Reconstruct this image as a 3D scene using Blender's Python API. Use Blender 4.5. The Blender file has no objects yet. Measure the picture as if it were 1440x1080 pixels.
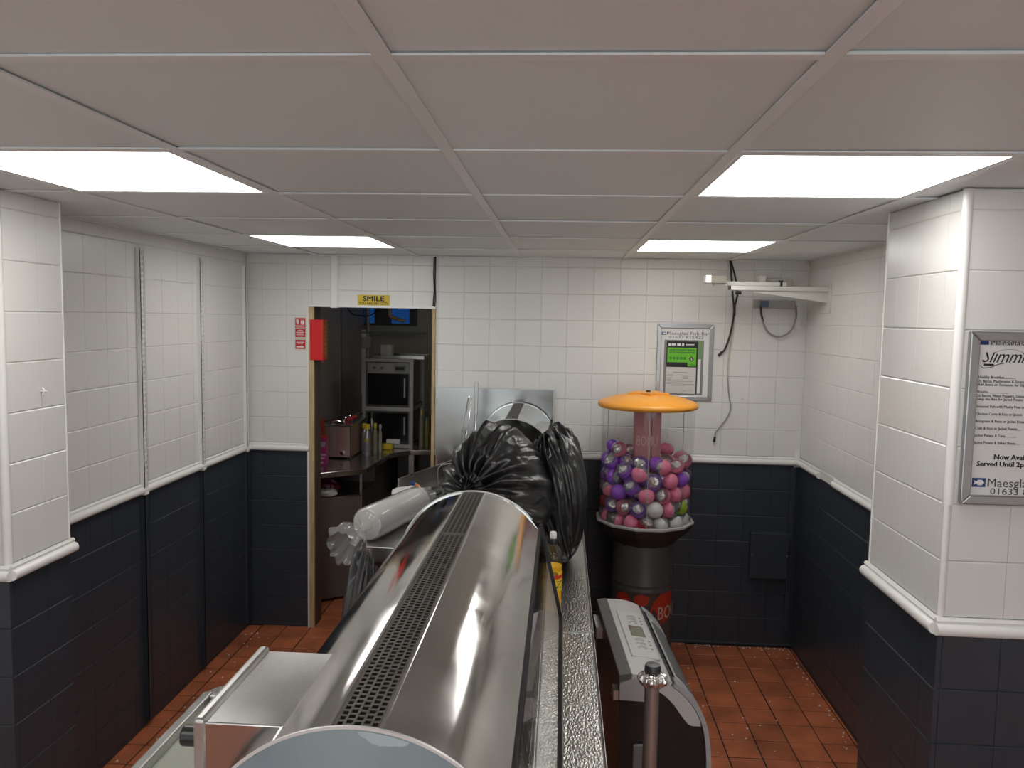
import bpy, bmesh, math, random
import numpy as np
from mathutils import Vector, Matrix, noise
random.seed(7)
S = bpy.context.scene
C = S.collection
PI = math.pi

# ------------------------------------------------------------------ camera
CZ = 1.9304
F_PX = 1100.56
YAW, PITCH, ROLL = -0.0622, -0.0843, 0.0183
cam_d = bpy.data.cameras.new('camera')
cam = bpy.data.objects.new('camera', cam_d)
C.objects.link(cam)
cam_d.sensor_width = 36.0
cam_d.lens = 36.0 * F_PX / 1440.0
cam_d.clip_start = 0.05
_f = Vector((math.sin(YAW)*math.cos(PITCH), math.cos(YAW)*math.cos(PITCH), math.sin(PITCH)))
_r = Vector((math.cos(YAW), -math.sin(YAW), 0))
_u = _r.cross(_f)
_r2 = _r*math.cos(ROLL) + _u*math.sin(ROLL)
_u2 = -_r*math.sin(ROLL) + _u*math.cos(ROLL)
m = Matrix((_r2, _u2, -_f)).transposed().to_4x4()
m.translation = Vector((0, 0, CZ))
cam.matrix_world = m
S.camera = cam

# ------------------------------------------------------------------ world, exposure
PANEL_L = 7.6          # radiance of the ceiling light diffusers
w = bpy.data.worlds.new('world')
S.world = w
w.use_nodes = True
bg = w.node_tree.nodes['Background']
bg.inputs[0].default_value = (0.86, 0.93, 1.0, 1)
bg.inputs[1].default_value = 2.6
S.view_settings.view_transform = 'Standard'
S.view_settings.look = 'None'
S.view_settings.gamma = 1
S.view_settings.exposure = 0.0
S.view_settings.use_curve_mapping = False

# ------------------------------------------------------------------ materials
MATS = {}
def srgb(r, g, b):
    return tuple(((c/255)/12.92 if c/255 < .04045 else ((c/255+.055)/1.055)**2.4) for c in (r, g, b))
def mat(name, col=(.5, .5, .5), rough=.5, metal=0., spec=.5, emit=None, coat=0.):
    if name in MATS: return MATS[name]
    M = bpy.data.materials.new(name); M.use_nodes = True
    b = M.node_tree.nodes['Principled BSDF']
    b.inputs['Base Color'].default_value = (*col, 1)
    b.inputs['Roughness'].default_value = rough
    b.inputs['Metallic'].default_value = metal
    b.inputs['Specular IOR Level'].default_value = spec
    b.inputs['Coat Weight'].default_value = coat
    if emit:
        b.inputs['Emission Color'].default_value = (*emit[0], 1)
        b.inputs['Emission Strength'].default_value = emit[1]
    MATS[name] = M
    return M
def nodes_of(M):
    return M.node_tree.nodes, M.node_tree.links, M.node_tree.nodes['Principled BSDF']
def add_bump(M, scale, strength, dist=.002, kind='NOISE', stretch=None, detail=4):
    n, l, b = nodes_of(M)
    tc = n.new('ShaderNodeTexCoord'); mp = n.new('ShaderNodeMapping')
    l.new(tc.outputs['Object'], mp.inputs[0])
    if stretch: mp.inputs['Scale'].default_value = stretch
    t = n.new('ShaderNodeTexNoise' if kind == 'NOISE' else 'ShaderNodeTexVoronoi')
    t.inputs['Scale'].default_value = scale
    if kind == 'NOISE': t.inputs['Detail'].default_value = detail
    l.new(mp.outputs[0], t.inputs['Vector'])
    bp = n.new('ShaderNodeBump'); bp.inputs['Strength'].default_value = strength; bp.inputs['Distance'].default_value = dist
    l.new(t.outputs[0], bp.inputs['Height']); l.new(bp.outputs[0], b.inputs['Normal'])
    return t
def add_var(M, c0, c1, scale=6, rough=None, stretch=None, detail=5, lo=.3, hi=.7):
    """noise between two colours (and two roughness values)"""
    n, l, b = nodes_of(M)
    tc = n.new('ShaderNodeTexCoord'); mp = n.new('ShaderNodeMapping')
    l.new(tc.outputs['Object'], mp.inputs[0])
    if stretch: mp.inputs['Scale'].default_value = stretch
    t = n.new('ShaderNodeTexNoise'); t.inputs['Scale'].default_value = scale; t.inputs['Detail'].default_value = detail
    l.new(mp.outputs[0], t.inputs['Vector'])
    r = n.new('ShaderNodeValToRGB')
    r.color_ramp.elements[0].position = lo; r.color_ramp.elements[1].position = hi
    r.color_ramp.elements[0].color = (*c0, 1); r.color_ramp.elements[1].color = (*c1, 1)
    l.new(t.outputs[0], r.inputs[0]); l.new(r.outputs[0], b.inputs['Base Color'])
    if rough:
        mr = n.new('ShaderNodeMapRange'); mr.inputs[1].default_value = lo; mr.inputs[2].default_value = hi
        mr.inputs[3].default_value = rough[0]; mr.inputs[4].default_value = rough[1]
        l.new(t.outputs[0], mr.inputs[0]); l.new(mr.outputs[0], b.inputs['Roughness'])
def per_object(M, c0, c1, scale=9, amt=.25):
    """colour that differs from piece to piece, with a little mottling"""
    n, l, b = nodes_of(M)
    oi = n.new('ShaderNodeObjectInfo'); r = n.new('ShaderNodeValToRGB')
    r.color_ramp.elements[0].color = (*c0, 1); r.color_ramp.elements[1].color = (*c1, 1)
    l.new(oi.outputs['Random'], r.inputs[0])
    geo = n.new('ShaderNodeNewGeometry'); t = n.new('ShaderNodeTexNoise'); t.inputs['Scale'].default_value = scale; t.inputs['Detail'].default_value = 6
    l.new(geo.outputs['Position'], t.inputs['Vector'])
    mr = n.new('ShaderNodeMapRange'); mr.inputs[1].default_value = .3; mr.inputs[2].default_value = .7
    mr.inputs[3].default_value = 1-amt; mr.inputs[4].default_value = 1+amt
    l.new(t.outputs[0], mr.inputs[0])
    mx = n.new('ShaderNodeMix'); mx.data_type = 'RGBA'; mx.blend_type = 'MULTIPLY'; mx.inputs[0].default_value = 1
    l.new(r.outputs[0], mx.inputs[6]); l.new(mr.outputs[0], mx.inputs[7])
    l.new(mx.outputs[2], b.inputs['Base Color'])
def clear(name, tint=(1, 1, 1), rough=.03, ior=1.45, base=.03, body=0., bodycol=(.5, .5, .5)):
    """thin clear sheet: transparent with a fresnel gloss, optional milky body"""
    if name in MATS: return MATS[name]
    M = bpy.data.materials.new(name); M.use_nodes = True
    n, l = M.node_tree.nodes, M.node_tree.links
    n.remove(n['Principled BSDF'])
    out = n['Material Output']
    tr = n.new('ShaderNodeBsdfTransparent'); tr.inputs[0].default_value = (*tint, 1)
    gl = n.new('ShaderNodeBsdfGlossy'); gl.inputs['Roughness'].default_value = rough; gl.inputs[0].default_value = (1, 1, 1, 1)
    fr = n.new('ShaderNodeFresnel')
    ge = n.new('ShaderNodeNewGeometry'); e1 = n.new('ShaderNodeMath'); e1.operation = 'MULTIPLY_ADD'; e1.inputs[1].default_value = -2; e1.inputs[2].default_value = 1
    pw = n.new('ShaderNodeMath'); pw.operation = 'POWER'; pw.inputs[0].default_value = ior
    l.new(ge.outputs['Backfacing'], e1.inputs[0]); l.new(e1.outputs[0], pw.inputs[1]); l.new(pw.outputs[0], fr.inputs[0])
    mx = n.new('ShaderNodeMixShader')
    first = tr.outputs[0]
    if body > 0:
        df = n.new('ShaderNodeBsdfDiffuse'); df.inputs[0].default_value = (*bodycol, 1)
        m2 = n.new('ShaderNodeMixShader'); m2.inputs[0].default_value = body
        l.new(tr.outputs[0], m2.inputs[1]); l.new(df.outputs[0], m2.inputs[2]); first = m2.outputs[0]
    l.new(fr.outputs[0], mx.inputs[0]); l.new(first, mx.inputs[1]); l.new(gl.outputs[0], mx.inputs[2])
    l.new(mx.outputs[0], out.inputs[0])
    MATS[name] = M
    return M

WHITE_T = mat('white_tile_paint', (.72, .71, .685), .28); add_bump(WHITE_T, 14, .12, .003)
DARK_T = mat('navy_tile_paint', (.033, .041, .054), .3); add_bump(DARK_T, 14, .12, .003)
WHITE_B = mat('white_joint_paint', (.80, .79, .77), .35)
DARK_B = mat('navy_joint_paint', (.033, .041, .054), .35)
TRIM = mat('white_gloss_trim', (.80, .79, .77), .2)
CEIL = mat('ceiling_panel', (.80, .86, .86), .5); add_bump(CEIL, 60, .08, .002)
TEE = mat('ceiling_grid_white', (.84, .88, .88), .4)
QUARRY = mat('quarry_tile', (.22, .06, .03), .45); per_object(QUARRY, (.38, .112, .050), (.51, .152, .064), 7, .3)
add_bump(QUARRY, 40, .15, .002)
GROUT = mat('dark_grout', (.02, .012, .01), .8)
PLASTER = mat('plain_plaster', (.80, .79, .77), .6)
STEEL = mat('polished_steel', (.62, .61, .59), .1, 1.); add_var(STEEL, (.56, .55, .53), (.68, .67, .65), 9, (.06, .15))
add_bump(STEEL, 5, .04, .01)
BRUSHED = mat('brushed_steel', (.5, .5, .49), .33, 1.); add_var(BRUSHED, (.42, .415, .40), (.58, .575, .56), 7, (.25, .42))
DULL = mat('dull_steel', (.30, .295, .285), .4, 1.); add_var(DULL, (.25, .245, .235), (.38, .37, .36), 8, (.3, .5))
EMBOSS = mat('embossed_steel', (.50, .49, .47), .28, 1.); add_bump(EMBOSS, 190, .6, .004, 'NOISE', (1, .5, 1), 1.5)
BLUEFILM = mat('end_panel_blue_film', (.26, .33, .37), .3, .35); add_var(BLUEFILM, (.20, .29, .33), (.32, .40, .43), 5, (.22, .4))
GRILLE = mat('grille_metal', (.16, .15, .135), .45, 1.)
CAVITY = mat('greasy_cavity', (.03, .018, .011), .6)
BLACK = mat('black_plastic', (.012, .012, .013), .35)
RUBBER = mat('black_rubber', (.015, .015, .016), .55)
CHROME = mat('chrome', (.7, .7, .7), .1, 1.)
FOIL = mat('foil', (.75, .74, .72), .18, 1.); add_bump(FOIL, 60, .8, .004)
WOOD = mat('bare_door_lining', (.50, .37, .20), .6); add_var(WOOD, (.36, .25, .12), (.58, .45, .27), 9, (.5, .7), (6, 6, .6))
LIGHT = mat('lit_diffuser', (.9, .9, .9), .5, emit=((1, .99, .955), PANEL_L))
GLASS = clear('clear_glass', (.93, .95, .94), .02)
ACRYL = clear('clear_acrylic', (.94, .94, .94), .05, 1.5)
CAPS = clear('clear_capsule', (.97, .97, .97), .08, 1.4, body=.10, bodycol=(.8, .8, .8))
FILM = clear('clear_film', (.90, .90, .90), .16, 1.6, body=.16, bodycol=(.8, .8, .8))
GREYBAG = clear('grey_film', (.55, .55, .56), .2, 1.6, body=.55, bodycol=(.13, .13, .135))
BAG = mat('black_bin_bag', (.014, .014, .015), .33, spec=.6)
n_, l_, b_ = nodes_of(BAG)
_tc = n_.new('ShaderNodeTexCoord'); _t = n_.new('ShaderNodeTexNoise'); _t.inputs['Scale'].default_value = 9; _t.inputs['Detail'].default_value = 3
_t.inputs['Distortion'].default_value = 1.6
l_.new(_tc.outputs['Object'], _t.inputs['Vector'])
_b = n_.new('ShaderNodeBump'); _b.inputs['Strength'].default_value = .3; _b.inputs['Distance'].default_value = .02
l_.new(_t.outputs[0], _b.inputs['Height']); l_.new(_b.outputs[0], b_.inputs['Normal'])
ALU = mat('anodised_frame', (.42, .42, .42), .32, 1.)
PAPER = mat('poster_paper', (.70, .70, .69), .5)
INK = mat('ink_grey', (.06, .065, .075), .5)
INKBLUE = mat('ink_blue', (.018, .05, .19), .5)
INKBLACK = mat('ink_black', (.008, .008, .009), .5)
WHITEINK = mat('ink_white', (.75, .75, .75), .5)

# ------------------------------------------------------------------ mesh helpers
class MB:
    def __init__(s): s.v = []; s.f = []; s.mi = []
    def raw(s, v, f, mi=0):
        o = len(s.v); s.v += [tuple(x) for x in v]; s.f += [tuple(i+o for i in q) for q in f]; s.mi += [mi]*len(f); return s
    def box(s, x0, x1, y0, y1, z0, z1, mi=0, M=None):
        v = [(x, y, z) for x in (x0, x1) for y in (y0, y1) for z in (z0, z1)]
        if M is not None: v = [tuple(M @ Vector(p)) for p in v]
        return s.raw(v, [(0, 1, 3, 2), (4, 6, 7, 5), (0, 4, 5, 1), (2, 3, 7, 6), (0, 2, 6, 4), (1, 5, 7, 3)], mi)
    def tube(s, pts, r, n=10, mi=0, cap=True, closed=False):
        pts = [Vector(p) for p in pts]; N = len(pts)
        rr = r if isinstance(r, (list, tuple)) else [r]*N
        v = []; up = None
        for i, p in enumerate(pts):
            a = pts[max(i-1, 0)]; b = pts[min(i+1, N-1)]
            if closed: a = pts[(i-1) % N]; b = pts[(i+1) % N]
            t = (b-a).normalized()
            if up is None:
                up = Vector((0, 0, 1)) if abs(t.z) < .9 else Vector((1, 0, 0))
            x = t.cross(up).normalized(); up = x.cross(t).normalized()
            for k in range(n):
                q = 2*PI*k/n; v.append(p + (x*math.cos(q)+up*math.sin(q))*rr[i])
        f = []
        for i in range(N if closed else N-1):
            j = (i+1) % N
            for k in range(n): f.append((i*n+k, i*n+(k+1) % n, j*n+(k+1) % n, j*n+k))
        if cap and not closed: f += [tuple(range(n-1, -1, -1)), tuple(range((N-1)*n, N*n))]
        return s.raw(v, f, mi)
    def lathe(s, prof, c=(0, 0, 0), n=32, mi=0, phase=0, a0=0, a1=2*PI):
        full = abs(a1-a0-2*PI) < 1e-6
        m_ = n if full else n+1
        v = []
        for (r, z) in prof:
            for k in range(m_):
                q = a0+(a1-a0)*k/n+phase; v.append((c[0]+r*math.cos(q), c[1]+r*math.sin(q), c[2]+z))
        f = []
        for i in range(len(prof)-1):
            for k in range(n):
                k2 = (k+1) % m_; f.append((i*m_+k, i*m_+k2, (i+1)*m_+k2, (i+1)*m_+k))
        if full:
            if prof[0][0] > 1e-5: f.append(tuple(range(m_-1, -1, -1)))
            if prof[-1][0] > 1e-5: f.append(tuple(range((len(prof)-1)*m_, len(prof)*m_)))
        return s.raw(v, f, mi)
    def prism(s, poly, axis, a, b, mi=0):
        """poly: 2-D points; extruded along axis ('x' poly=(y,z), 'y' poly=(x,z), 'z' poly=(x,y))"""
        P = {'x': lambda p, t: (t, p[0], p[1]), 'y': lambda p, t: (p[0], t, p[1]), 'z': lambda p, t: (p[0], p[1], t)}[axis]
        n = len(poly)
        v = [P(p, a) for p in poly]+[P(p, b) for p in poly]
        f = [tuple(range(n-1, -1, -1)), tuple(range(n, 2*n))]+[(i, (i+1) % n, (i+1) % n+n, i+n) for i in range(n)]
        return s.raw(v, f, mi)
def wloc(o):
    L = Vector((0, 0, 0))
    while o: L += o.location; o = o.parent
    return L
def add(name, mb, mats, parent=None, smooth=False, bevel=0, local=False, label=None, kind=None, fixn=True, angle=40, seg=2):
    me = bpy.data.meshes.new(name)
    v = mb.v
    if parent is not None and not local:
        L = wloc(parent); v = [(x-L.x, y-L.y, z-L.z) for x, y, z in v]
    elif parent is None and kind != 'structure':
        a = np.array(v); lo, hi = a.min(0), a.max(0)
        L = Vector(((lo[0]+hi[0])/2, (lo[1]+hi[1])/2, lo[2])); v = [(x-L.x, y-L.y, z-L.z) for x, y, z in v]
    me.from_pydata([tuple(p) for p in v], [], mb.f)
    if not isinstance(mats, (list, tuple)): mats = [mats]
    for M in mats: me.materials.append(M)
    me.polygons.foreach_set('material_index', mb.mi)
    if fixn:
        bm = bmesh.new(); bm.from_mesh(me); bmesh.ops.recalc_face_normals(bm, faces=bm.faces); bm.to_mesh(me); bm.free()
    if smooth:
        me.shade_smooth()
        try: me.set_sharp_from_angle(angle=math.radians(angle))
        except Exception: pass
    me.update()
    o = bpy.data.objects.new(name, me); C.objects.link(o)
    if parent is not None: o.parent = parent
    elif kind != 'structure': o.location = L
    if bevel:
        md = o.modifiers.new('bevel', 'BEVEL'); md.width = bevel; md.segments = seg; md.limit_method = 'ANGLE'; md.angle_limit = math.radians(40)
        md.harden_normals = False
    if label: o['label'] = label
    if kind: o['kind'] = kind
    return o
def thing(name, label, cat, loc=(0, 0, 0), rotz=0, group=None):
    o = bpy.data.objects.new(name, None); C.objects.link(o); o.empty_display_size = .05
    o.location = loc; o.rotation_euler = (0, 0, rotz); o['label'] = label; o['category'] = cat
    if group: o['group'] = group
    return o
def tag(o, label, cat, group=None):
    o['label'] = label; o['category'] = cat
    if group: o['group'] = group
    return o
def text(s, size, loc, rot, M, parent, name='lettering', align='LEFT', shear=0, bold=0, sx=1., ext=.0004, width=None):
    cu = bpy.data.curves.new('t', 'FONT'); cu.body = s; cu.size = size; cu.align_x = align; cu.shear = shear
    cu.extrude = ext; cu.resolution_u = 2; cu.fill_mode = 'BOTH' if hasattr(cu, 'fill_mode') else cu.fill_mode
    t = bpy.data.objects.new('t', cu); C.objects.link(t)
    bpy.context.view_layer.update()
    me = bpy.data.meshes.new_from_object(t.evaluated_get(bpy.context.evaluated_depsgraph_get()))
    bpy.data.objects.remove(t); bpy.data.curves.remove(cu)
    if bold:                                           # heavier strokes: the glyphs laid a hair apart
        v0 = [tuple(v.co) for v in me.vertices]; f0 = [tuple(p.vertices) for p in me.polygons]; nv = len(v0); V = []; Fc = []
        for q, (dx, dy) in enumerate(((0, 0), (bold, 0), (-bold, 0), (0, bold*.7), (0, -bold*.7))):
            V += [(x+dx, y+dy, z+q*.00001) for x, y, z in v0]; Fc += [tuple(i+q*nv for i in f) for f in f0]
        me = bpy.data.meshes.new('t'); me.from_pydata(V, [], Fc); me.update()
    if width:
        xs = [v.co.x for v in me.vertices]
        if xs: sx = width/max(1e-6, max(xs)-min(xs))
    R = rot.to_matrix().to_4x4() if hasattr(rot, 'to_matrix') else rot
    me.transform(Matrix.Translation(Vector(loc)-wloc(parent)) @ R @ Matrix.Diagonal((sx, 1, 1, 1)))
    me.materials.clear(); me.materials.append(M)
    o = bpy.data.objects.new(name, me); C.objects.link(o); o.parent = parent
    return o
FACE_CAM = Matrix.Rotation(PI/2, 4, 'X')          # text readable from -Y, standing on a wall that faces -Y

# ------------------------------------------------------------------ room shell
XL, XR, YB, ZC = -1.895, 1.405, 4.62, 2.284
T_TH = .006
DZ0, DZ1 = 1.100, 1.148                            # dado rail
ROWS_W = [DZ1 + .1545*k for k in range(9)]
ROWS_D = [.020 + .1543*k for k in range(8)]
_tile_cache = {}
def tile_mesh(wd, ht, M, th=T_TH, ch=.0034, cx=.0007):
    key = (round(wd, 3), round(ht, 3), M.name, th)
    if key in _tile_cache: return _tile_cache[key]
    v = [(0, 0, 0), (wd, 0, 0), (wd, 0, ht), (0, 0, ht)]
    v += [(0, -th+ch*.7, 0), (wd, -th+ch*.7, 0), (wd, -th+ch*.7, ht), (0, -th+ch*.7, ht)]
    v += [(cx, -th, ch), (wd-cx, -th, ch), (wd-cx, -th, ht-ch), (cx, -th, ht-ch)]
    f = [(8, 9, 10, 11)]
    for i in range(4):
        j = (i+1) % 4; f += [(i, j, j+4, i+4), (i+4, j+4, j+8, i+8)]
    me = bpy.data.meshes.new('tile'); me.from_pydata(v, [], f); me.materials.append(M); me.update()
    _tile_cache[key] = me
    return me
def sub_rect(r, h):
    a0, a1, b0, b1 = r; c0, c1, d0, d1 = h
    if c0 >= a1 or c1 <= a0 or d0 >= b1 or d1 <= b0: return [r]
    o = []
    if c0 > a0: o.append((a0, c0, b0, b1))
    if c1 < a1: o.append((c1, a1, b0, b1))
    m0, m1 = max(a0, c0), min(a1, c1)
    if d0 > b0: o.append((m0, m1, b0, d0))
    if d1 < b1: o.append((m0, m1, d1, b1))
    return o
def tile_wall(wall, org, ang, ulen, phase, holes=(), pitch=.1525, ztop=ZC):
    """tiles on a wall: org = left end of the wall line seen from the room, ang = direction of u about z"""
    gx, gz = .0002, .0006
    cols = [0]+[phase+pitch*k for k in range(-1, 60) if .004 < phase+pitch*k < ulen-.004]+[ulen]
    for rows, M, zmin, zmax in ((ROWS_W, WHITE_T, DZ1, ztop), (ROWS_D, DARK_T, 0, DZ0)):
        rz = [zmin]+[z for z in rows if zmin+.01 < z < zmax-.01]+[zmax]
        for a0, a1 in zip(cols, cols[1:]):
            for b0, b1 in zip(rz, rz[1:]):
                rs = [(a0+gx/2, a1-gx/2, b0+gz/2, b1-gz/2)]
                for h in holes: rs = [q for r in rs for q in sub_rect(r, h)]
                for (p0, p1, q0, q1) in rs:
                    if p1-p0 < .008 or q1-q0 < .008: continue
                    o = bpy.data.objects.new('tile', tile_mesh(p1-p0, q1-q0, M)); C.objects.link(o); o.parent = wall
                    o.location = (org[0]+math.cos(ang)*p0, org[1]+math.sin(ang)*p0, q0)
                    o.rotation_euler = (random.uniform(-.0022, .0022), random.uniform(-.0016, .0016)*0, ang+random.uniform(-.0018, .0018))
DX0, DX1, DTOP = -1.512, -.756, 1.975             # doorway in the back wall
TH = .13
# wall_back (backing; tiles are children)
mb = MB()
for (x0, x1, z0, z1) in ((XL-.1, DX0, 0, ZC), (DX1, XR+.1, 0, ZC), (DX0, DX1, DTOP, ZC)):
    if z0 < DZ0:
        mb.box(x0, x1, YB+T_TH-.002, YB+TH, DZ0, z1, 0); mb.box(x0, x1, YB+T_TH-.002, YB+TH, 0, DZ0, 1)
    else: mb.box(x0, x1, YB+T_TH-.002, YB+TH, z0, z1, 0)
wall_back = add('wall_back', mb, [WHITE_B, DARK_B], kind='structure'); wall_back['label'] = 'back wall of white tiles above navy tiles'
tile_wall(wall_back, (XL, YB+T_TH, 0), 0, XR-XL, (.029-XL) % .1525, holes=[(DX0-XL-.004, DX1-XL+.004, -1, DTOP+.004)])
# wall_left
PLX, PLY0, PLY1 = -1.67, 2.235, 2.535
mb = MB(); mb.box(XL-.12, XL-T_TH+.002, PLY1-.02, YB+.13, DZ0, ZC, 0).box(XL-.12, XL-T_TH+.002, PLY1-.02, YB+.13, 0, DZ0, 1)
wall_left = add('wall_left', mb, [WHITE_B, DARK_B], kind='structure'); wall_left['label'] = 'left wall of white tiles above navy tiles'
tile_wall(wall_left, (XL-T_TH, PLY1, 0), PI/2, YB-PLY1, (3.009-PLY1) % .1525)
# left pier
mb = MB()
for z0, z1, k in ((DZ0, ZC, 0), (0, DZ0, 1)): mb.box(-2.72, PLX-T_TH+.002, PLY0+T_TH-.002, PLY1, z0, z1, k)
pier_l = add('wall_left_pier', mb, [WHITE_B, DARK_B], kind='structure'); pier_l['label'] = 'tiled pier on the left with white upper tiles'
tile_wall(pier_l, (PLX-T_TH, PLY0, 0), PI/2, PLY1-PLY0, 2.409-PLY0)
tile_wall(pier_l, (-2.28, PLY0+T_TH, 0), 0, PLX+2.28, .08)
# wall_right
PRX, PRY0, PRY1 = 1.032, 2.12, 2.605
mb = MB(); mb.box(XR+T_TH-.002, XR+.12, PRY1-.02, YB+.13, DZ0, ZC, 0).box(XR+T_TH-.002, XR+.12, PRY1-.02, YB+.13, 0, DZ0, 1)
wall_right = add('wall_right', mb, [WHITE_B, DARK_B], kind='structure'); wall_right['label'] = 'right wall of white tiles above navy tiles'
tile_wall(wall_right, (XR+T_TH, YB, 0), -PI/2, YB-PRY1, .1)
mb = MB()
for z0, z1, k in ((DZ0, ZC, 0), (0, DZ0, 1)): mb.box(PRX+T_TH-.002, 2.72, PRY0+T_TH-.002, PRY1, z0, z1, k)
pier_r = add('wall_right_pier', mb, [WHITE_B, DARK_B], kind='structure'); pier_r['label'] = 'tiled pier on the right that carries the menu frame'
tile_wall(pier_r, (PRX+T_TH, PRY1, 0), -PI/2, PRY1-PRY0, PRY1-2.509)
tile_wall(pier_r, (PRX, PRY0+T_TH, 0), 0, .9, 1.199-PRX)
# shop front part of the room, behind the camera
mb = MB(); mb.box(-2.72, -2.6, -2.8, PLY0+.02, 0, ZC, 0); s1 = add('wall_left_front', mb, [PLASTER], kind='structure'); s1['label'] = 'left wall of the shop front'
mb = MB(); mb.box(2.6, 2.72, -2.8, PRY0+.02, 0, ZC, 0); s1 = add('wall_right_front', mb, [PLASTER], kind='structure'); s1['label'] = 'right wall of the shop front'
mb = MB(); mb.box(-2.72, 2.72, -2.92, -2.8, 0, .6).box(-2.72, 2.72, -2.92, -2.8, 2.15, ZC).box(-2.72, -2.2, -2.92, -2.8, .6, 2.15).box(2.2, 2.72, -2.92, -2.8, .6, 2.15).box(.55, .75, -2.92, -2.8, .6, 2.15)
s1 = add('wall_front', mb, [PLASTER], kind='structure'); s1['label'] = 'shop front wall with display windows'
mb = MB(); mb.box(-2.2, .55, -2.87, -2.862, .6, 2.15).box(.75, 2.2, -2.87, -2.862, .6, 2.15)
s1 = add('window_1', mb, [GLASS], kind='structure'); s1['label'] = 'shop front window glass'

# dado rails
def dado_profile():
    pts = [(0, DZ0), (.010, DZ0)]
    for k in range(9):
        a = -PI/2+PI*k/8; pts.append((.010+.015*math.cos(a), DZ0+.0165+.0165*math.sin(a)))
    pts += [(.009, DZ0+.036), (.012, DZ0+.041), (.007, DZ1), (0, DZ1)]
    return pts
DP = dado_profile()
def dado(idx, p0, p1, nrm, label):
    """rail from p0 to p1 (2-D), nrm = 2-D outward normal"""
    mb = MB(); n = len(DP)
    v = [(p0[0]+nrm[0]*d, p0[1]+nrm[1]*d, z) for d, z in DP]+[(p1[0]+nrm[0]*d, p1[1]+nrm[1]*d, z) for d, z in DP]
    f = [(i, (i+1) % n, (i+1) % n+n, i+n) for i in range(n)]+[tuple(range(n)), tuple(range(2*n-1, n-1, -1))]
    mb.raw(v, f)
    o = add('trim_%d' % idx, mb, TRIM, kind='structure', smooth=True, angle=50); o['label'] = label
dado(1, (XL, YB), (DX0, YB), (0, -1), 'white dado rail on back wall left of the doorway')
dado(2, (-.034, YB), (XR, YB), (0, -1), 'white dado rail on back wall behind the vending machine')
dado(3, (XL, PLY1), (XL, YB-.02), (1, 0), 'white dado rail along the left wall')
dado(4, (PLX, PLY0), (PLX, PLY1+.01), (1, 0), 'white dado rail on the inner face of the left pier')
dado(5, (-2.6, PLY0), (PLX+.01, PLY0), (0, -1), 'white dado rail on the front of the left pier')
dado(6, (XR, PRY1), (XR, 4.02), (-1, 0), 'near white dado rail along the right wall')
dado(7, (XR, 4.24), (XR, YB), (-1, 0), 'far white dado rail along the right wall')
dado(8, (PRX, PRY0), (PRX, PRY1+.01), (-1, 0), 'white dado rail on the inner face of the right pier')
dado(9, (PRX-.01, PRY0), (2.6, PRY0), (0, -1), 'white dado rail under the menu frame on the right pier')
mb = MB(); mb.box(XR-.006, XR+.01, 4.02, 4.24, DZ0+.004, DZ1-.002)
o = add('trim_10', mb, TRIM, kind='structure'); o['label'] = 'flat replacement piece in the right dado rail'
def bead(idx, x, y, z0, z1, r, label):
    mb = MB(); mb.tube([(x, y, z0), (x, y, z1)], r, 16)
    o = add('trim_%d' % idx, mb, TRIM, kind='structure', smooth=True); o['label'] = label
bead(11, PLX-.008, PLY0+.008, DZ0, ZC, .0135, 'rounded white corner bead of the left pier')
bead(12, PRX+.009, PRY0+.009, 1.455, ZC, .0135, 'rounded white corner bead of the right pier')
bead(13, PRX+.006, PRY0+.006, DZ0, 1.455, .0085, 'thin lower white corner bead of the right pier')
bead(14, PLX-.004, PLY1-.002, DZ1, ZC, .006, 'thin white edge bead where the left pier meets the wall')
bead(15, PRX+.004, PRY1-.004, DZ1, ZC, .007, 'thin white edge bead at the back of the right pier')
mb = MB(); mb.box(XR-.035, XR-.002, YB-.012, YB, DZ0-.01, 1.19); o = add('trim_16', mb, TRIM, kind='structure', bevel=.003); o['label'] = 'white strip in the back right corner'
mb = MB(); mb.box(1.355, 1.385, YB-.02, YB, .10, DZ0-.012); o = add('trim_17', mb, DARK_T, kind='structure', bevel=.004); o['label'] = 'navy painted conduit down the back right corner'

# floor
FP = .1528
mb = MB(); mb.box(-2.72, 2.72, -2.92, YB+.13, -.1, -.003).box(-2.2, .9, YB+.13, 7.1, -.1, -.003)
floor = add('floor', mb, GROUT, kind='structure'); floor['label'] = 'red quarry tile floor'
def floor_tile_mesh():
    h = FP/2-.003; c = .002
    v = [(-h, -h, -.004), (h, -h, -.004), (h, h, -.004), (-h, h, -.004)]
    v += [(-h, -h, -c), (h, -h, -c), (h, h, -c), (-h, h, -c)]
    v += [(-h+c, -h+c, 0), (h-c, -h+c, 0), (h-c, h-c, 0), (-h+c, h-c, 0)]
    f = [(8, 9, 10, 11)]
    for i in range(4):
        j = (i+1) % 4; f += [(i, j, j+4, i+4), (i+4, j+4, j+8, i+8)]
    me = bpy.data.meshes.new('floor_tile'); me.from_pydata(v, [], f); me.materials.append(QUARRY); me.update(); return me
FT = floor_tile_mesh()
rest = MB(); ftv = [tuple(v.co) for v in FT.vertices]; ftf = [tuple(p.vertices) for p in FT.polygons]
X0F, Y0F = 1.243, 4.614
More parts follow.
